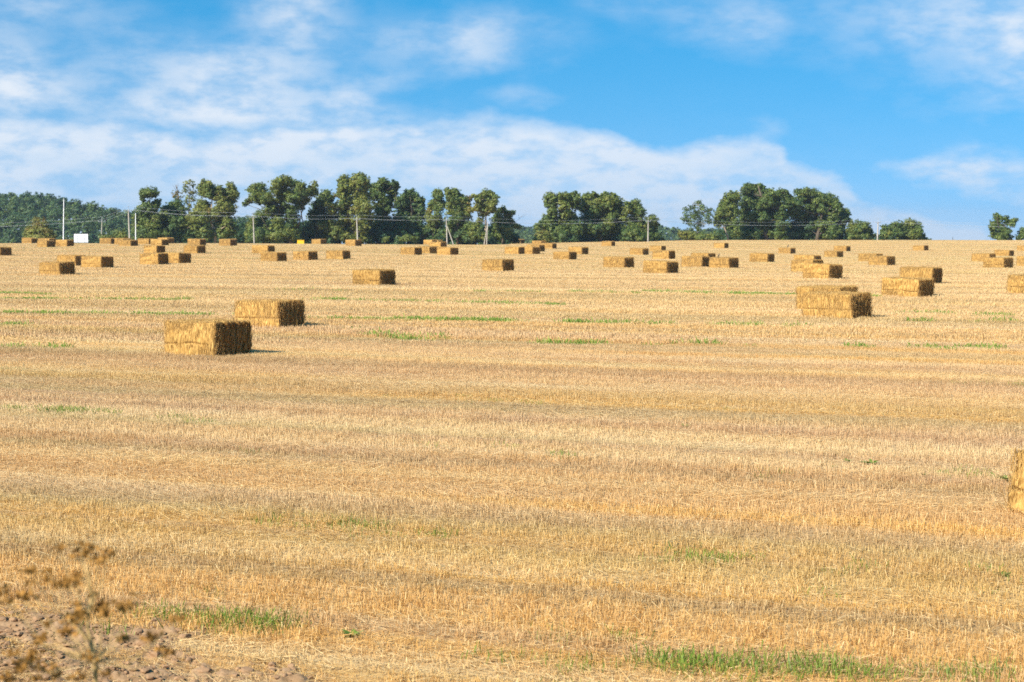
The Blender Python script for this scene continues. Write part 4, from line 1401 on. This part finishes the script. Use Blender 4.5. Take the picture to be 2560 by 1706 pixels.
tree('tree', 'tree at the end of the dense grove next to a slim pole', 'tree',
     [(1568, 509, 6, 6), (1586, 508, 11, 9), (1594, 520, 9, 9), (1577, 520, 8, 8), (1604, 528, 9, 8, -.2), (1568, 525, 8, 9, .1), (1585, 535, 13, 9, .1), (1562, 545, 13, 9, .05), (1600, 545, 13, 11, .05), (1580, 556, 14, 10), (1633, 548, 11, 9), (1620, 555, 11, 9), (1640, 560, 7, 7), (1605, 566, 12, 10, .2), (1625, 572, 14, 12, -.1), (1585, 575, 15, 12, -.2), (1565, 585, 16, 14, -.25), (1612, 588, 16, 12, -.25), (1640, 588, 11, 12, -.2)],
     DM + 2, 1595, hue=.55, leaf=.26, group=GT, r0=.28)
tree('shrub', 'fresh green rounded shrub in front of the slim pole', 'shrub', [(1585, 578, 12, 9), (1598, 585, 13, 10), (1580, 592, 14, 9), (1604, 595, 11, 7)], DM - 6, 1590, hue=.5, leaf=.22, r0=.07)
tree('shrub', 'yellow-green shrub at the foot of the dense grove', 'shrub', [(1355, 586, 12, 9), (1366, 584, 8, 8), (1350, 596, 14, 7), (1368, 596, 10, 7)], DM - 6, 1360, hue=.95, leaf=.22, r0=.07)
tree('tree', 'airy light tree with thin white trunk standing alone between two groves', 'tree',
     [(1746, 508, 8, 10), (1735, 518, 9, 9), (1755, 518, 9, 10), (1718, 524, 9, 8), (1745, 530, 12, 9), (1762, 530, 9, 8), (1715, 538, 10, 8), (1732, 542, 12, 10), (1775, 527, 8, 8), (1770, 542, 10, 10), (1752, 545, 12, 10), (1710, 550, 9, 7), (1728, 556, 13, 8), (1750, 560, 13, 9), (1775, 556, 9, 9), (1740, 570, 12, 7)],
     DR - 10, 1744, hue=.38, leaf=.24, dens=.55, gap=.22, double=False, group=GT, r0=.13, pale=True, trunk=[(1744, 606), (1744, 580), (1745, 560), (1745, 535), (1745, 510)])
tree('shrub', 'yellowish low shrubs at the foot of the airy light tree', 'shrub', [(1710, 585, 13, 7, .3), (1722, 592, 14, 8, .1), (1752, 592, 16, 8), (1775, 594, 14, 7, .1), (1790, 590, 10, 9, -.2)], DR - 14, 1745, hue=.65, leaf=.22, r0=.06)
tree('tree', 'tree leaning on a pale slanting trunk beside the large dense tree', 'tree',
     [(1827, 488, 14, 9), (1843, 489, 10, 10, .1), (1818, 500, 11, 9, .1), (1838, 504, 11, 11), (1810, 515, 13, 11, .1), (1828, 520, 12, 11), (1800, 530, 12, 10), (1818, 538, 14, 11), (1838, 530, 10, 14, -.1), (1796, 545, 11, 9), (1812, 552, 13, 10, -.1), (1795, 560, 9, 7, .05), (1832, 556, 12, 12), (1838, 580, 10, 16, -.1)],
     DR - 6, 1822, hue=.60, leaf=.26, group=GT, r0=.22, pale=True, trunk=[(1823, 606), (1817, 585), (1811, 570), (1820, 545), (1836, 520), (1834, 500), (1828, 490)])
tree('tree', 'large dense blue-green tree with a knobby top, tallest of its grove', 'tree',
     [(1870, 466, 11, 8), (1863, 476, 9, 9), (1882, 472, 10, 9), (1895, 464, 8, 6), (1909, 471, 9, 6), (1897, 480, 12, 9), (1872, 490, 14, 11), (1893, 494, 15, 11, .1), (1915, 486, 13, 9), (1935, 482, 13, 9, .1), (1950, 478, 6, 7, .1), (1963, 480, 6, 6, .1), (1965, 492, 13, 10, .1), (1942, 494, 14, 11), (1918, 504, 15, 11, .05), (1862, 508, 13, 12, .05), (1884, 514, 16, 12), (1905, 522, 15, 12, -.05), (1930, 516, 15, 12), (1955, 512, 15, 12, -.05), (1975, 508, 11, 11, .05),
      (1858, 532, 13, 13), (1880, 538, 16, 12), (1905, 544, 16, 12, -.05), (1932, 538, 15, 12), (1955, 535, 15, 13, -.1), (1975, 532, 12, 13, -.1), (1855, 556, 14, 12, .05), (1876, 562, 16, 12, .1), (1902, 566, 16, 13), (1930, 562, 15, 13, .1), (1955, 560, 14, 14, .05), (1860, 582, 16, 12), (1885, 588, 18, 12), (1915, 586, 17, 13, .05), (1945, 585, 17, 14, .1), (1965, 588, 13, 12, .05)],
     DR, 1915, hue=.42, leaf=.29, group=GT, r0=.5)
tree('tree', 'broad dark tree with rounded shoulder beside the tallest dense tree', 'tree',
     [(1996, 482, 10, 8), (2010, 490, 11, 9), (2024, 478, 14, 8, .15), (2038, 488, 13, 9, .1), (2015, 502, 14, 11, .1), (2057, 492, 12, 8), (2045, 502, 13, 10, .1), (2075, 494, 12, 9), (2070, 508, 13, 11), (2088, 506, 10, 10), (1990, 510, 14, 13, -.15), (2030, 520, 16, 11), (2053, 522, 14, 11), (2078, 524, 13, 11), (2098, 520, 11, 9), (2112, 530, 10, 9), (2105, 540, 12, 9), (1998, 532, 18, 14, -.3), (2025, 542, 18, 12, -.3),
      (2055, 544, 16, 11, .05), (2082, 542, 14, 10, .1), (2118, 550, 9, 8), (1995, 558, 18, 14, -.3), (2022, 565, 18, 14, -.3), (2055, 562, 15, 12, .1), (2078, 560, 14, 11), (2100, 558, 12, 10), (1995, 584, 20, 14, -.3), (2025, 588, 18, 12, -.2), (2060, 582, 16, 13, .05), (2082, 580, 13, 13), (2098, 575, 9, 9), (2072, 594, 16, 9), (2122, 582, 8, 10, -.1)],
     DR + 2, 2040, hue=.42, leaf=.29, group=GT, r0=.42)
tree('tree', 'small green tree between the large grove and the pole with crossarm', 'tree',
     [(2128, 566, 9, 10, .2), (2148, 560, 12, 8), (2160, 564, 11, 8, -.1), (2172, 574, 10, 9), (2145, 575, 14, 9, .15), (2160, 582, 14, 10), (2135, 588, 12, 9, .1), (2178, 588, 10, 9), (2155, 594, 16, 7)], DR - 2, 2152, hue=.5, leaf=.25, group=GT)
tree('tree', 'greyish green tree close beside the pole with crossarm', 'tree',
     [(2214, 573, 10, 9), (2240, 561, 12, 8), (2232, 570, 13, 9), (2250, 570, 10, 9, -.05), (2222, 585, 14, 10, .15), (2242, 586, 14, 10), (2208, 592, 9, 7, -.1)], DR, 2232, hue=.48, leaf=.25, group=GT)
tree('tree', 'round-headed green tree, last of the grove before the open sky', 'tree',
     [(2276, 557, 13, 8, .1), (2264, 568, 12, 9, .1), (2287, 564, 12, 9), (2276, 576, 15, 10, .1), (2296, 574, 10, 10, -.1), (2264, 586, 14, 10), (2285, 590, 14, 9, .05), (2302, 588, 8, 9, -.2), (2309, 596, 6, 5, -.2)], DR + 2, 2278, hue=.55, leaf=.25, group=GT)
tree('tree', 'two-topped tree standing alone on the crest against open sky', 'tree',
     [(2492, 541, 7, 8), (2495, 551, 7, 7), (2514, 546, 7, 5), (2517, 555, 9, 6), (2532, 554, 9, 5), (2538, 550, 6, 4), (2530, 562, 7, 5), (2484, 560, 9, 8, .05), (2496, 564, 9, 8), (2482, 570, 8, 7, .1), (2508, 570, 8, 7, -.1), (2484, 586, 9, 9, .1), (2503, 582, 10, 9, -.15), (2520, 580, 8, 9), (2500, 593, 14, 8), (2522, 593, 11, 8)],
     DR, 2508, hue=.52, leaf=.23, group=GT, r0=.17, trunk=[(2508, 606), (2510, 585), (2513, 565), (2516, 550)], twigs=[([(2508, 595), (2498, 575), (2494, 555), (2492, 542)], [.1, .09, .06, .03])])
tree('bush', 'dark bush on the crest beside the two-topped tree', 'bush', [(2560, 580, 11, 10), (2570, 588, 12, 10), (2556, 592, 8, 6), (2545, 597, 6, 5)], DR, 2562, hue=.45, leaf=.24, limbs=False, r0=.1)


# far woods: nobody could count these crowns
def forest(name, label, contour, x0, x1, D0, D1, hue, leaf, rpx, seed, ybase=612, dens=.8, cat='forest'):
    rng = np.random.default_rng(seed)
    cx = [c[0] for c in contour]; cy = [c[1] for c in contour]
    L = []
    x = x0
    while x < x1:
        top = float(np.interp(x, cx, cy))
        y = top + rpx * .8
        while y < ybase:
            f = (ybase - y) / max(ybase - top, 1)
            D = D0 + (D1 - D0) * f + rng.uniform(-12, 12)
            r = rpx * rng.uniform(.75, 1.35)
            px = x + rng.uniform(-.6, .6) * rpx
            p = at(px, y + rng.uniform(-.25, .25) * rpx, D)
            m = D / F_PX * r
            L.append((p, np.array([m * 1.1, m * 1.3, m]), rng.normal(0, .12)))
            y += rpx * 1.15
        x += rpx * 1.25
    Q, H, T = leaf_cloud(L, dens, leaf, rng, hue, .10)
    me = quads_mesh(name, Q, {'hue': H, 'tint': T})
    me.materials.append(M_LEAF)
    o = link(name, me)
    tag(o, label, cat, kind='stuff')


forest('forest', 'dark wooded rise behind the billboard, far beyond the field',
       [(-260, 482), (0, 487), (60, 487), (105, 490), (130, 487), (152, 493), (170, 505), (192, 502), (210, 511), (240, 508), (260, 520), (285, 522), (320, 533), (400, 540), (600, 543), (680, 550)],
       -260, 680, 520, 640, .20, .50, 10.5, 5)
forest('forest', 'low blue-green strip of far forest seen through the gaps between groves',
       [(660, 560), (1200, 568), (1310, 568), (1350, 572), (1640, 566), (1675, 568), (1700, 576), (1790, 574), (1840, 580), (1900, 590)],
       660, 1900, 900, 960, .22, .8, 8.0, 6, ybase=606)


for (a, b, D) in ((345, 1300, DL + 22), (1345, 1650, DM + 16), (1790, 2120, DR + 14), (2120, 2312, DR + 10)):  # leaf hue set dark blue-green, standing in for shade under the canopy
    forest('undergrowth', {345: 'shade-toned undergrowth beneath the long row of trees', 1345: 'shade-toned undergrowth inside the dense middle grove',
                           1790: 'shade-toned undergrowth beneath the grove with the tallest dense tree', 2120: 'low scrub around the pole with crossarm'}[a],
           [(a, 576), (a + 60, 562), ((a + b) / 2, 558), (b - 60, 564), (b, 588)] if a < 2000 else [(a, 590), (b, 594)], a, b, D - 2, D + 8, .02, .30, 9.0, 30 + a, ybase=616, dens=.7, cat='undergrowth')


# ------------------------------------------------------------------ poles and wires
DP = 292


def pole(name, label, cat, top_px, foot_px, D, r=.13, arm=True, brace=None, mat=None, steel=False):
    t = at(top_px[0], top_px[1], D); f = at(foot_px[0], foot_px[1], D)
    gz = float(ground_z(f[0], D))
    k = (gz - .1 - t[2]) / (f[2] - t[2])
    f = t + (f - t) * k
    root = empty(name, (f[0], f[1], gz - .05))
    o = np.array([f[0], f[1], gz - .05])
    a = Vector(f - o); b = Vector(t - o)
    MB().tube([a, a.lerp(b, .5), b], [r * 1.15, r * .95, r * .72], 10).build('post', mat or M_CONC, root)
    top = b
    if arm:
        sp = b + Vector((0, 0, .55))
        MB().tube([b - Vector((0, 0, .35)), sp], [.05, .03], 6).build('top_pin', M_STEEL, root)
        ca = b - Vector((0, 0, .12))
        dx = Vector((math.cos(.5), math.sin(.5), 0))
        MB().box(ca, (1.25, .09, .09), Matrix.Rotation(.5, 3, 'Z')).build('crossarm', M_STEEL, root)
        for s in (-.55, .55):
            q = ca + dx * s
            MB().tube([q, q + Vector((0, 0, .12)), q + Vector((0, 0, .26))], [.05, .065, .03], 6).build('insulator', M_INS, root)
        MB().tube([sp - Vector((0, 0, .02)), sp + Vector((0, 0, .2))], [.06, .03], 6).build('insulator', M_INS, root)
        top = ca
    if brace:
        bt = at(brace[0][0], brace[0][1], D); bf = at(brace[1][0], brace[1][1], D)
        bz = float(ground_z(bf[0], D))
        kk = (bz - .1 - bt[2]) / (bf[2] - bt[2])
        bf = bt + (bf - bt) * kk
        MB().tube([Vector(bf - o), Vector(bt - o)], [r * .95, r * .7], 8).build('brace', mat or M_CONC, root)
    tag(root, label, cat, 'poles along the far field edge')
    return Vector(o) + top


PT = {}
pole('mast', 'tall thin white mast in front of the dark wood', 'mast', (159.5, 497), (158.6, 598), DP, r=.09, arm=False, mat=M_WHITE)
PT[254] = pole('power_pole', 'short slim pole between the billboard and the leaning pole', 'pole', (255, 553), (253.5, 600), DP + 8, r=.09)
PT[322] = pole('power_pole', 'slightly leaning concrete pole with a crossarm before the dark wood', 'pole', (321, 526), (324, 600), DP, r=.13)
pole('mast', 'thin white mast close beside the leaning concrete pole', 'mast', (339, 533), (339.2, 600), DP, r=.08, arm=False, mat=M_WHITE)
PT[634] = pole('power_pole', 'bare concrete pole in front of the shrub thicket', 'pole', (633, 542), (635.5, 607), DP - 6, r=.11)
PT[893] = pole('power_pole', 'concrete pole in front of the light olive tree', 'pole', (892, 548), (894, 604), DP, r=.13)
PT[1116] = pole('power_pole', 'concrete pole propped by a slanting brace', 'pole', (1116, 550), (1117.5, 604), DP + 4, r=.105, brace=((1118, 566), (1131, 604)))
PT[1218] = pole('power_pole', 'whitish pole with a close brown prop beside leaning trunks', 'pole', (1219.5, 555), (1217, 604), DP + 6, r=.085, brace=((1219, 562), (1211.5, 604)), arm=False)
PT[1620] = pole('power_pole', 'slim pole in front of the end of the dense grove', 'pole', (1620.5, 552), (1620, 602), 318, r=.12)
PT[2195] = pole('power_pole', 'pole with a crossarm standing free against the sky', 'pole', (2195.3, 556), (2193.5, 601), 338, r=.13)
pole('post', 'tiny dark post on the crest under open sky', 'post', (2382, 592), (2382, 600), 334, r=.05, arm=False, mat=M_DARK)


def wires():
    pl = Vector(at(-420, 566, 300))
    pr = Vector(at(3000, 560, 330))
    seq = [pl, PT[254], PT[322], PT[634], PT[893], PT[1116], PT[1620], PT[2195], pr]
    dx = Vector((math.cos(.5), math.sin(.5), 0))
    for nm, off, lab in ((0, dx * -.55 + Vector((0, 0, .26)), 'lower pale power wire on the front side of the pole crossarms'),
                         (1, dx * .55 + Vector((0, 0, .26)), 'pale power wire on the rear side of the pole crossarms'),
                         (2, Vector((0, 0, .85)), 'uppermost power wire running over the pole tops')):
        mb = MB()
        for a, b in zip(seq[:-1], seq[1:]):
            L = (b - a).length
            pts = []
            n = 16
            for i in range(n + 1):
                s = i / n
                p = a.lerp(b, s) + off
                p.z -= 4 * s * (1 - s) * min(1.0, L * .018)
                pts.append(p)
            mb.tube(pts, .009, 4, cap=False)
        o = mb.build('power_wire', M_WIRE)
        tag(o, lab, 'wire', 'power wires')


wires()


# ------------------------------------------------------------------ billboard, yellow box
def billboard():
    D = 288
    c = at(202.5, 596, D)
    gz = float(ground_z(c[0], D))
    root = empty('billboard', (c[0], D, gz))
    m = D / F_PX
    x0, x1 = (185 - 202.5) * m, (220 - 202.5) * m
    zt = at(202, 585.5, D)[2] - gz; zb = at(202, 606, D)[2] - gz
    cuts = [x0, x0 + .24 * (x1 - x0), x0 + .755 * (x1 - x0), x1]
    for a, b in zip(cuts[:-1], cuts[1:]):
        MB().box(((a + b) / 2, 0, (zt + zb) / 2), (b - a - .02, .05, zt - zb)).build('panel', M_WHITE, root)
    MB().box(((x0 + x1) / 2, .02, zt + .03), (x1 - x0 + .06, .10, .06)).build('top_rail', M_DARK, root)
    MB().box(((x0 + x1) / 2, .02, zb - .03), (x1 - x0 + .06, .10, .06)).build('bottom_rail', M_STEEL, root)
    for xx in cuts[1:3]:
        MB().box((xx, -.02, (zt - .3) / 2 - .15), (.075, .11, zt + .3)).build('post', M_STEEL, root)
    tag(root, 'blank white billboard of three panels on two posts before the dark wood', 'billboard')


def yellow_box():
    D = 286
    a = at(743.5, 601.3, D); b = at(760.5, 606.5, D)
    w = b[0] - a[0]; cx = (a[0] + b[0]) / 2
    gz = float(ground_z(cx, D))
    root = empty('yellow_box', (cx, D, gz))
    top = a[2] - gz
    MB().box((0, 0, top / 2 + .06), (w, .55, top - .12)).build('body', M_YEL, root)
    MB().box((0, 0, top + .03), (w + .06, .62, .06)).build('lid', M_YEL, root)
    for sx in (-1, 1):
        for sy in (-1, 1):
            MB().box((sx * (w / 2 - .08), sy * .2, .03), (.08, .08, .1)).build('foot', M_DARK, root)
    tag(root, 'low yellow box at the field edge under the big drooping tree', 'box')


billboard()
yellow_box()


# ------------------------------------------------------------------ birds
def bird(label, px, py, bale_i, h, lean):
    cx, cy, z, al, o = BALE_POS[bale_i]
    top = z + BH * o.scale[2]
    d = ray(px, py)
    Y = cy - .1
    x = d[0] * Y
    root = empty('bird', (x, Y, top + .0))
    s = h
    spine = [(-.30, 0, .22), (-.20, 0, .30), (-.08, 0, .44), (.04, 0, .62), (.10, 0, .76), (.13, 0, .88), (.17, 0, .97), (.19, 0, 1.02)]
    rad = [.03, .10, .17, .18, .13, .095, .10, .03]
    mb = MB()
    mb.tube([Vector((p[0] * s * lean, p[1] * s, p[2] * s)) for p in spine], [r * s for r in rad], 12)
    mb.build('body', M_BIRD, root, smooth=True)
    MB().tube([Vector((.22 * s * lean, 0, .955 * s)), Vector((.31 * s * lean, 0, .92 * s))], [.035 * s, .006 * s], 6).build('beak', M_BEAK, root)
    for sy in (-1, 1):
        MB().tube([Vector((.06 * s * lean, sy * .13 * s, .70 * s)), Vector((-.12 * s * lean, sy * .17 * s, .42 * s)), Vector((-.36 * s * lean, sy * .08 * s, .12 * s))], [.05 * s, .09 * s, .02 * s], 6).build('wing', M_BIRD, root, smooth=True)
        MB().tube([Vector((-.02 * s * lean, sy * .07 * s, .42 * s)), Vector((.02 * s * lean, sy * .07 * s, .18 * s)), Vector((.0, sy * .07 * s, -.02 * s))], [.06 * s, .025 * s, .02 * s], 6).build('leg', M_BEAK, root)
    MB().tube([Vector((-.24 * s * lean, 0, .28 * s)), Vector((-.50 * s * lean, 0, .02 * s))], [.07 * s, .05 * s], 6).build('tail', M_BIRD, root)
    tag(root, label, 'bird', 'birds perched on bales')


iA = next(i for i, b in enumerate(BALES) if 'dark bird' in b[4])
iB = next(i for i, b in enumerate(BALES) if 'brown bird' in b[4])
bird('dark bird perched on a straw bale beside a half hidden bale', 1797, 639, iA, .29, 1.0)
bird('upright brown bird on the small distant bale', 1970, 620, iB, .40, .75)


# ------------------------------------------------------------------ green weeds in the stubble
def weed(px, py, size, seed, label):
    p = on_ground(px, py)
    r = np.random.default_rng(seed)
    root = empty('green_weed', tuple(p), r.uniform(0, 6))
    n = 13
    me = None
    for k in range(n):
        a = 2 * math.pi * k / n + r.normal(0, .2)
        ln = size * r.uniform(.6, 1.1); up = r.uniform(.25, 1.0)
        d = np.array([math.cos(a), math.sin(a), 0]); sd = np.array([-math.sin(a), math.cos(a), 0])
        V = []; w = ln * .19
        prof = [(0, .15), (.25, .75), (.55, 1.0), (.8, .7), (1.0, .06)]
        for (s, ww) in prof:
            c = d * ln * s + np.array([0, 0, ln * up * (s - .45 * s * s)])
            V.append(c - sd * w * ww); V.append(c + np.array([0, 0, -.12 * w * ww])); V.append(c + sd * w * ww)
        F = []
        for i in range(len(prof) - 1):
            for j in range(2):
                F.append((i * 3 + j, i * 3 + j + 1, i * 3 + j + 4, i * 3 + j + 3))
        lm = np_mesh('leaf', np.array(V), np.array(F), {'tint': np.full(len(V), r.uniform(.1, .7))}, smooth=True)
        lm.materials.append(M_GRASS)
        link('leaf', lm, root)
    tag(root, label, 'weed', 'green weeds in the stubble')


weed(2178, 1162, .17, 1, 'bright green leafy weed standing alone in the tall stubble')
weed(2514, 1204, .18, 2, 'large green weed beside the close slumped bale')
weed(2488, 1196, .12, 3, 'smaller weed touching the large one beside the slumped bale')
weed(1711, 1068, .11, 4, 'small green weed on the bare trampled strip of stubble')
for k, (px, py, s) in enumerate([(2346, 1185, .09), (2398, 1178, .10), (2308, 1190, .08), (2445, 1188, .09), (2120, 1155, .08), (2080, 1170, .08)]):
    weed(px, py, s, 10 + k, 'tiny green weed in the thin stubble line leading to the slumped bale')
weed(2504, 1442, .11, 30, 'green weed tuft in the golden stubble near the grass line')
weed(882, 1592, .11, 31, 'dull green weed at the sparse end of a grass line by the bare soil')


# ------------------------------------------------------------------ dry weed in the foreground, out of focus
def dry_weed():
    D = 5.2
    r = np.random.default_rng(77)

    def P(zx, zy, dd=0.0):          # crop pixels of the lower left corner -> point at distance D
        return at(zx / 3.361, 1300 + zy / 3.361, D + dd)
    foot = P(815, 1400); foot[2] = float(ground_z(foot[0], foot[1]))
    root = empty('dry_weed', tuple(foot))

    def L(p): return Vector(p - foot)
    main = [P(815, 1400), P(800, 1190), P(765, 1040), P(735, 900), P(745, 780), P(770, 640), P(745, 480), P(710, 360)]
    main[0] = foot - np.array([0, 0, .03])
    mid = [foot + (main[1] - foot) * .5]
    pts = [L(main[0]), L(mid[0])] + [L(p) for p in main[1:]]
    rad = [.009, .0085, .008, .007, .006, .005, .0042, .0034, .0025]
    MB().tube(pts, rad, 8).build('stem', M_WEEDS, root, smooth=True)
    heads = [(690, 305, 1.3), (745, 240, .9), (670, 205, .7), (500, 245, .9), (915, 290, 1.0), (825, 350, 1.1), (255, 435, 1.0), (410, 430, .7), (395, 505, .9), (240, 540, .7),
             (500, 560, 1.3), (560, 530, 1.2), (640, 500, 1.1), (215, 665, 1.4), (25, 610, 1.2), (50, 690, .9), (640, 710, .8), (650, 820, 1.5), (600, 850, 1.2), (850, 740, 1.5), (870, 790, 1.1),
             (1020, 745, 1.0), (1090, 720, 1.0), (785, 640, .9), (330, 1020, 1.3), (290, 1150, 1.4), (220, 1220, 1.5), (190, 1270, 1.2), (400, 1250, 1.2), (570, 950, 1.2), (1490, 850, 1.0), (1290, 1000, 1.2),
             (1400, 1120, 1.2), (100, 1130, 1.0), (750, 1160, 1.0), (1040, 1010, .9), (480, 1300, 1.0), (400, 880, .9), (60, 1330, 1.2), (900, 1300, 1.0), (1130, 630, .6), (670, 1340, 1.1), (300, 1340, 1.0)]
    for k, (zx, zy, s) in enumerate(heads):
        dd = r.uniform(-.22, .22)
        c = P(zx, zy, dd)
        # the branch leaves the main stem below the head
        j = max(1, min(len(pts) - 2, int(np.argmin([abs((L(c).z - .16 - .25 * abs(L(c).x - q.x)) - q.z) for q in pts]))))
        a = pts[j]; b = L(c)
        m = a.lerp(b, .55) + Vector((0, 0, -.18 * (b - a).length))
        MB().tube([a, m, b], [.0024, .0018, .0012], 5, cap=False).build('branch', M_WEEDS, root)
        Q = []
        n = 40
        for q in range(n):
            o = r.normal(0, 1, 3) * np.array([.0120, .0120, .0068]) * s
            o[2] += .004 * s
            ctr = c - foot + o
            nrm = unit(r.normal(0, 1, 3)); t1 = unit(np.cross(nrm, r.normal(0, 1, 3))); t2 = np.cross(nrm, t1)
            h = .0074 * s * r.uniform(.6, 1.3)
            Q.append([ctr - t1 * h, ctr - t2 * h * .7, ctr + t1 * h, ctr + t2 * h * .7])
        me = quads_mesh('seed_head', np.array(Q))
        me.materials.append(M_WEED)
        link('seed_head', me, root)
    tag(root, 'dry brown weed with many seed heads rising in front of the bare soil', 'weed')


dry_weed()


# ------------------------------------------------------------------ haze
def haze():
    mb = MB().box((0, 0, -27.5), (6400, 6400, 95))
    m = bpy.data.materials.new('haze')
    m.use_nodes = True
    m.node_tree.nodes.clear()
    t = NT(m.node_tree)
    out = t.n('ShaderNodeOutputMaterial')
    v = t.n('ShaderNodeVolumePrincipled')
    v.inputs['Color'].default_value = (.78, .88, 1.0, 1)
    v.inputs['Density'].default_value = HAZE
    v.inputs['Anisotropy'].default_value = .2
    t.link(v.outputs[0], out.inputs['Volume'])
    o = mb.build('haze', m)
    tag(o, 'faint bluish air over the far trees', 'haze', kind='stuff')


HAZE = 0.00013
haze()
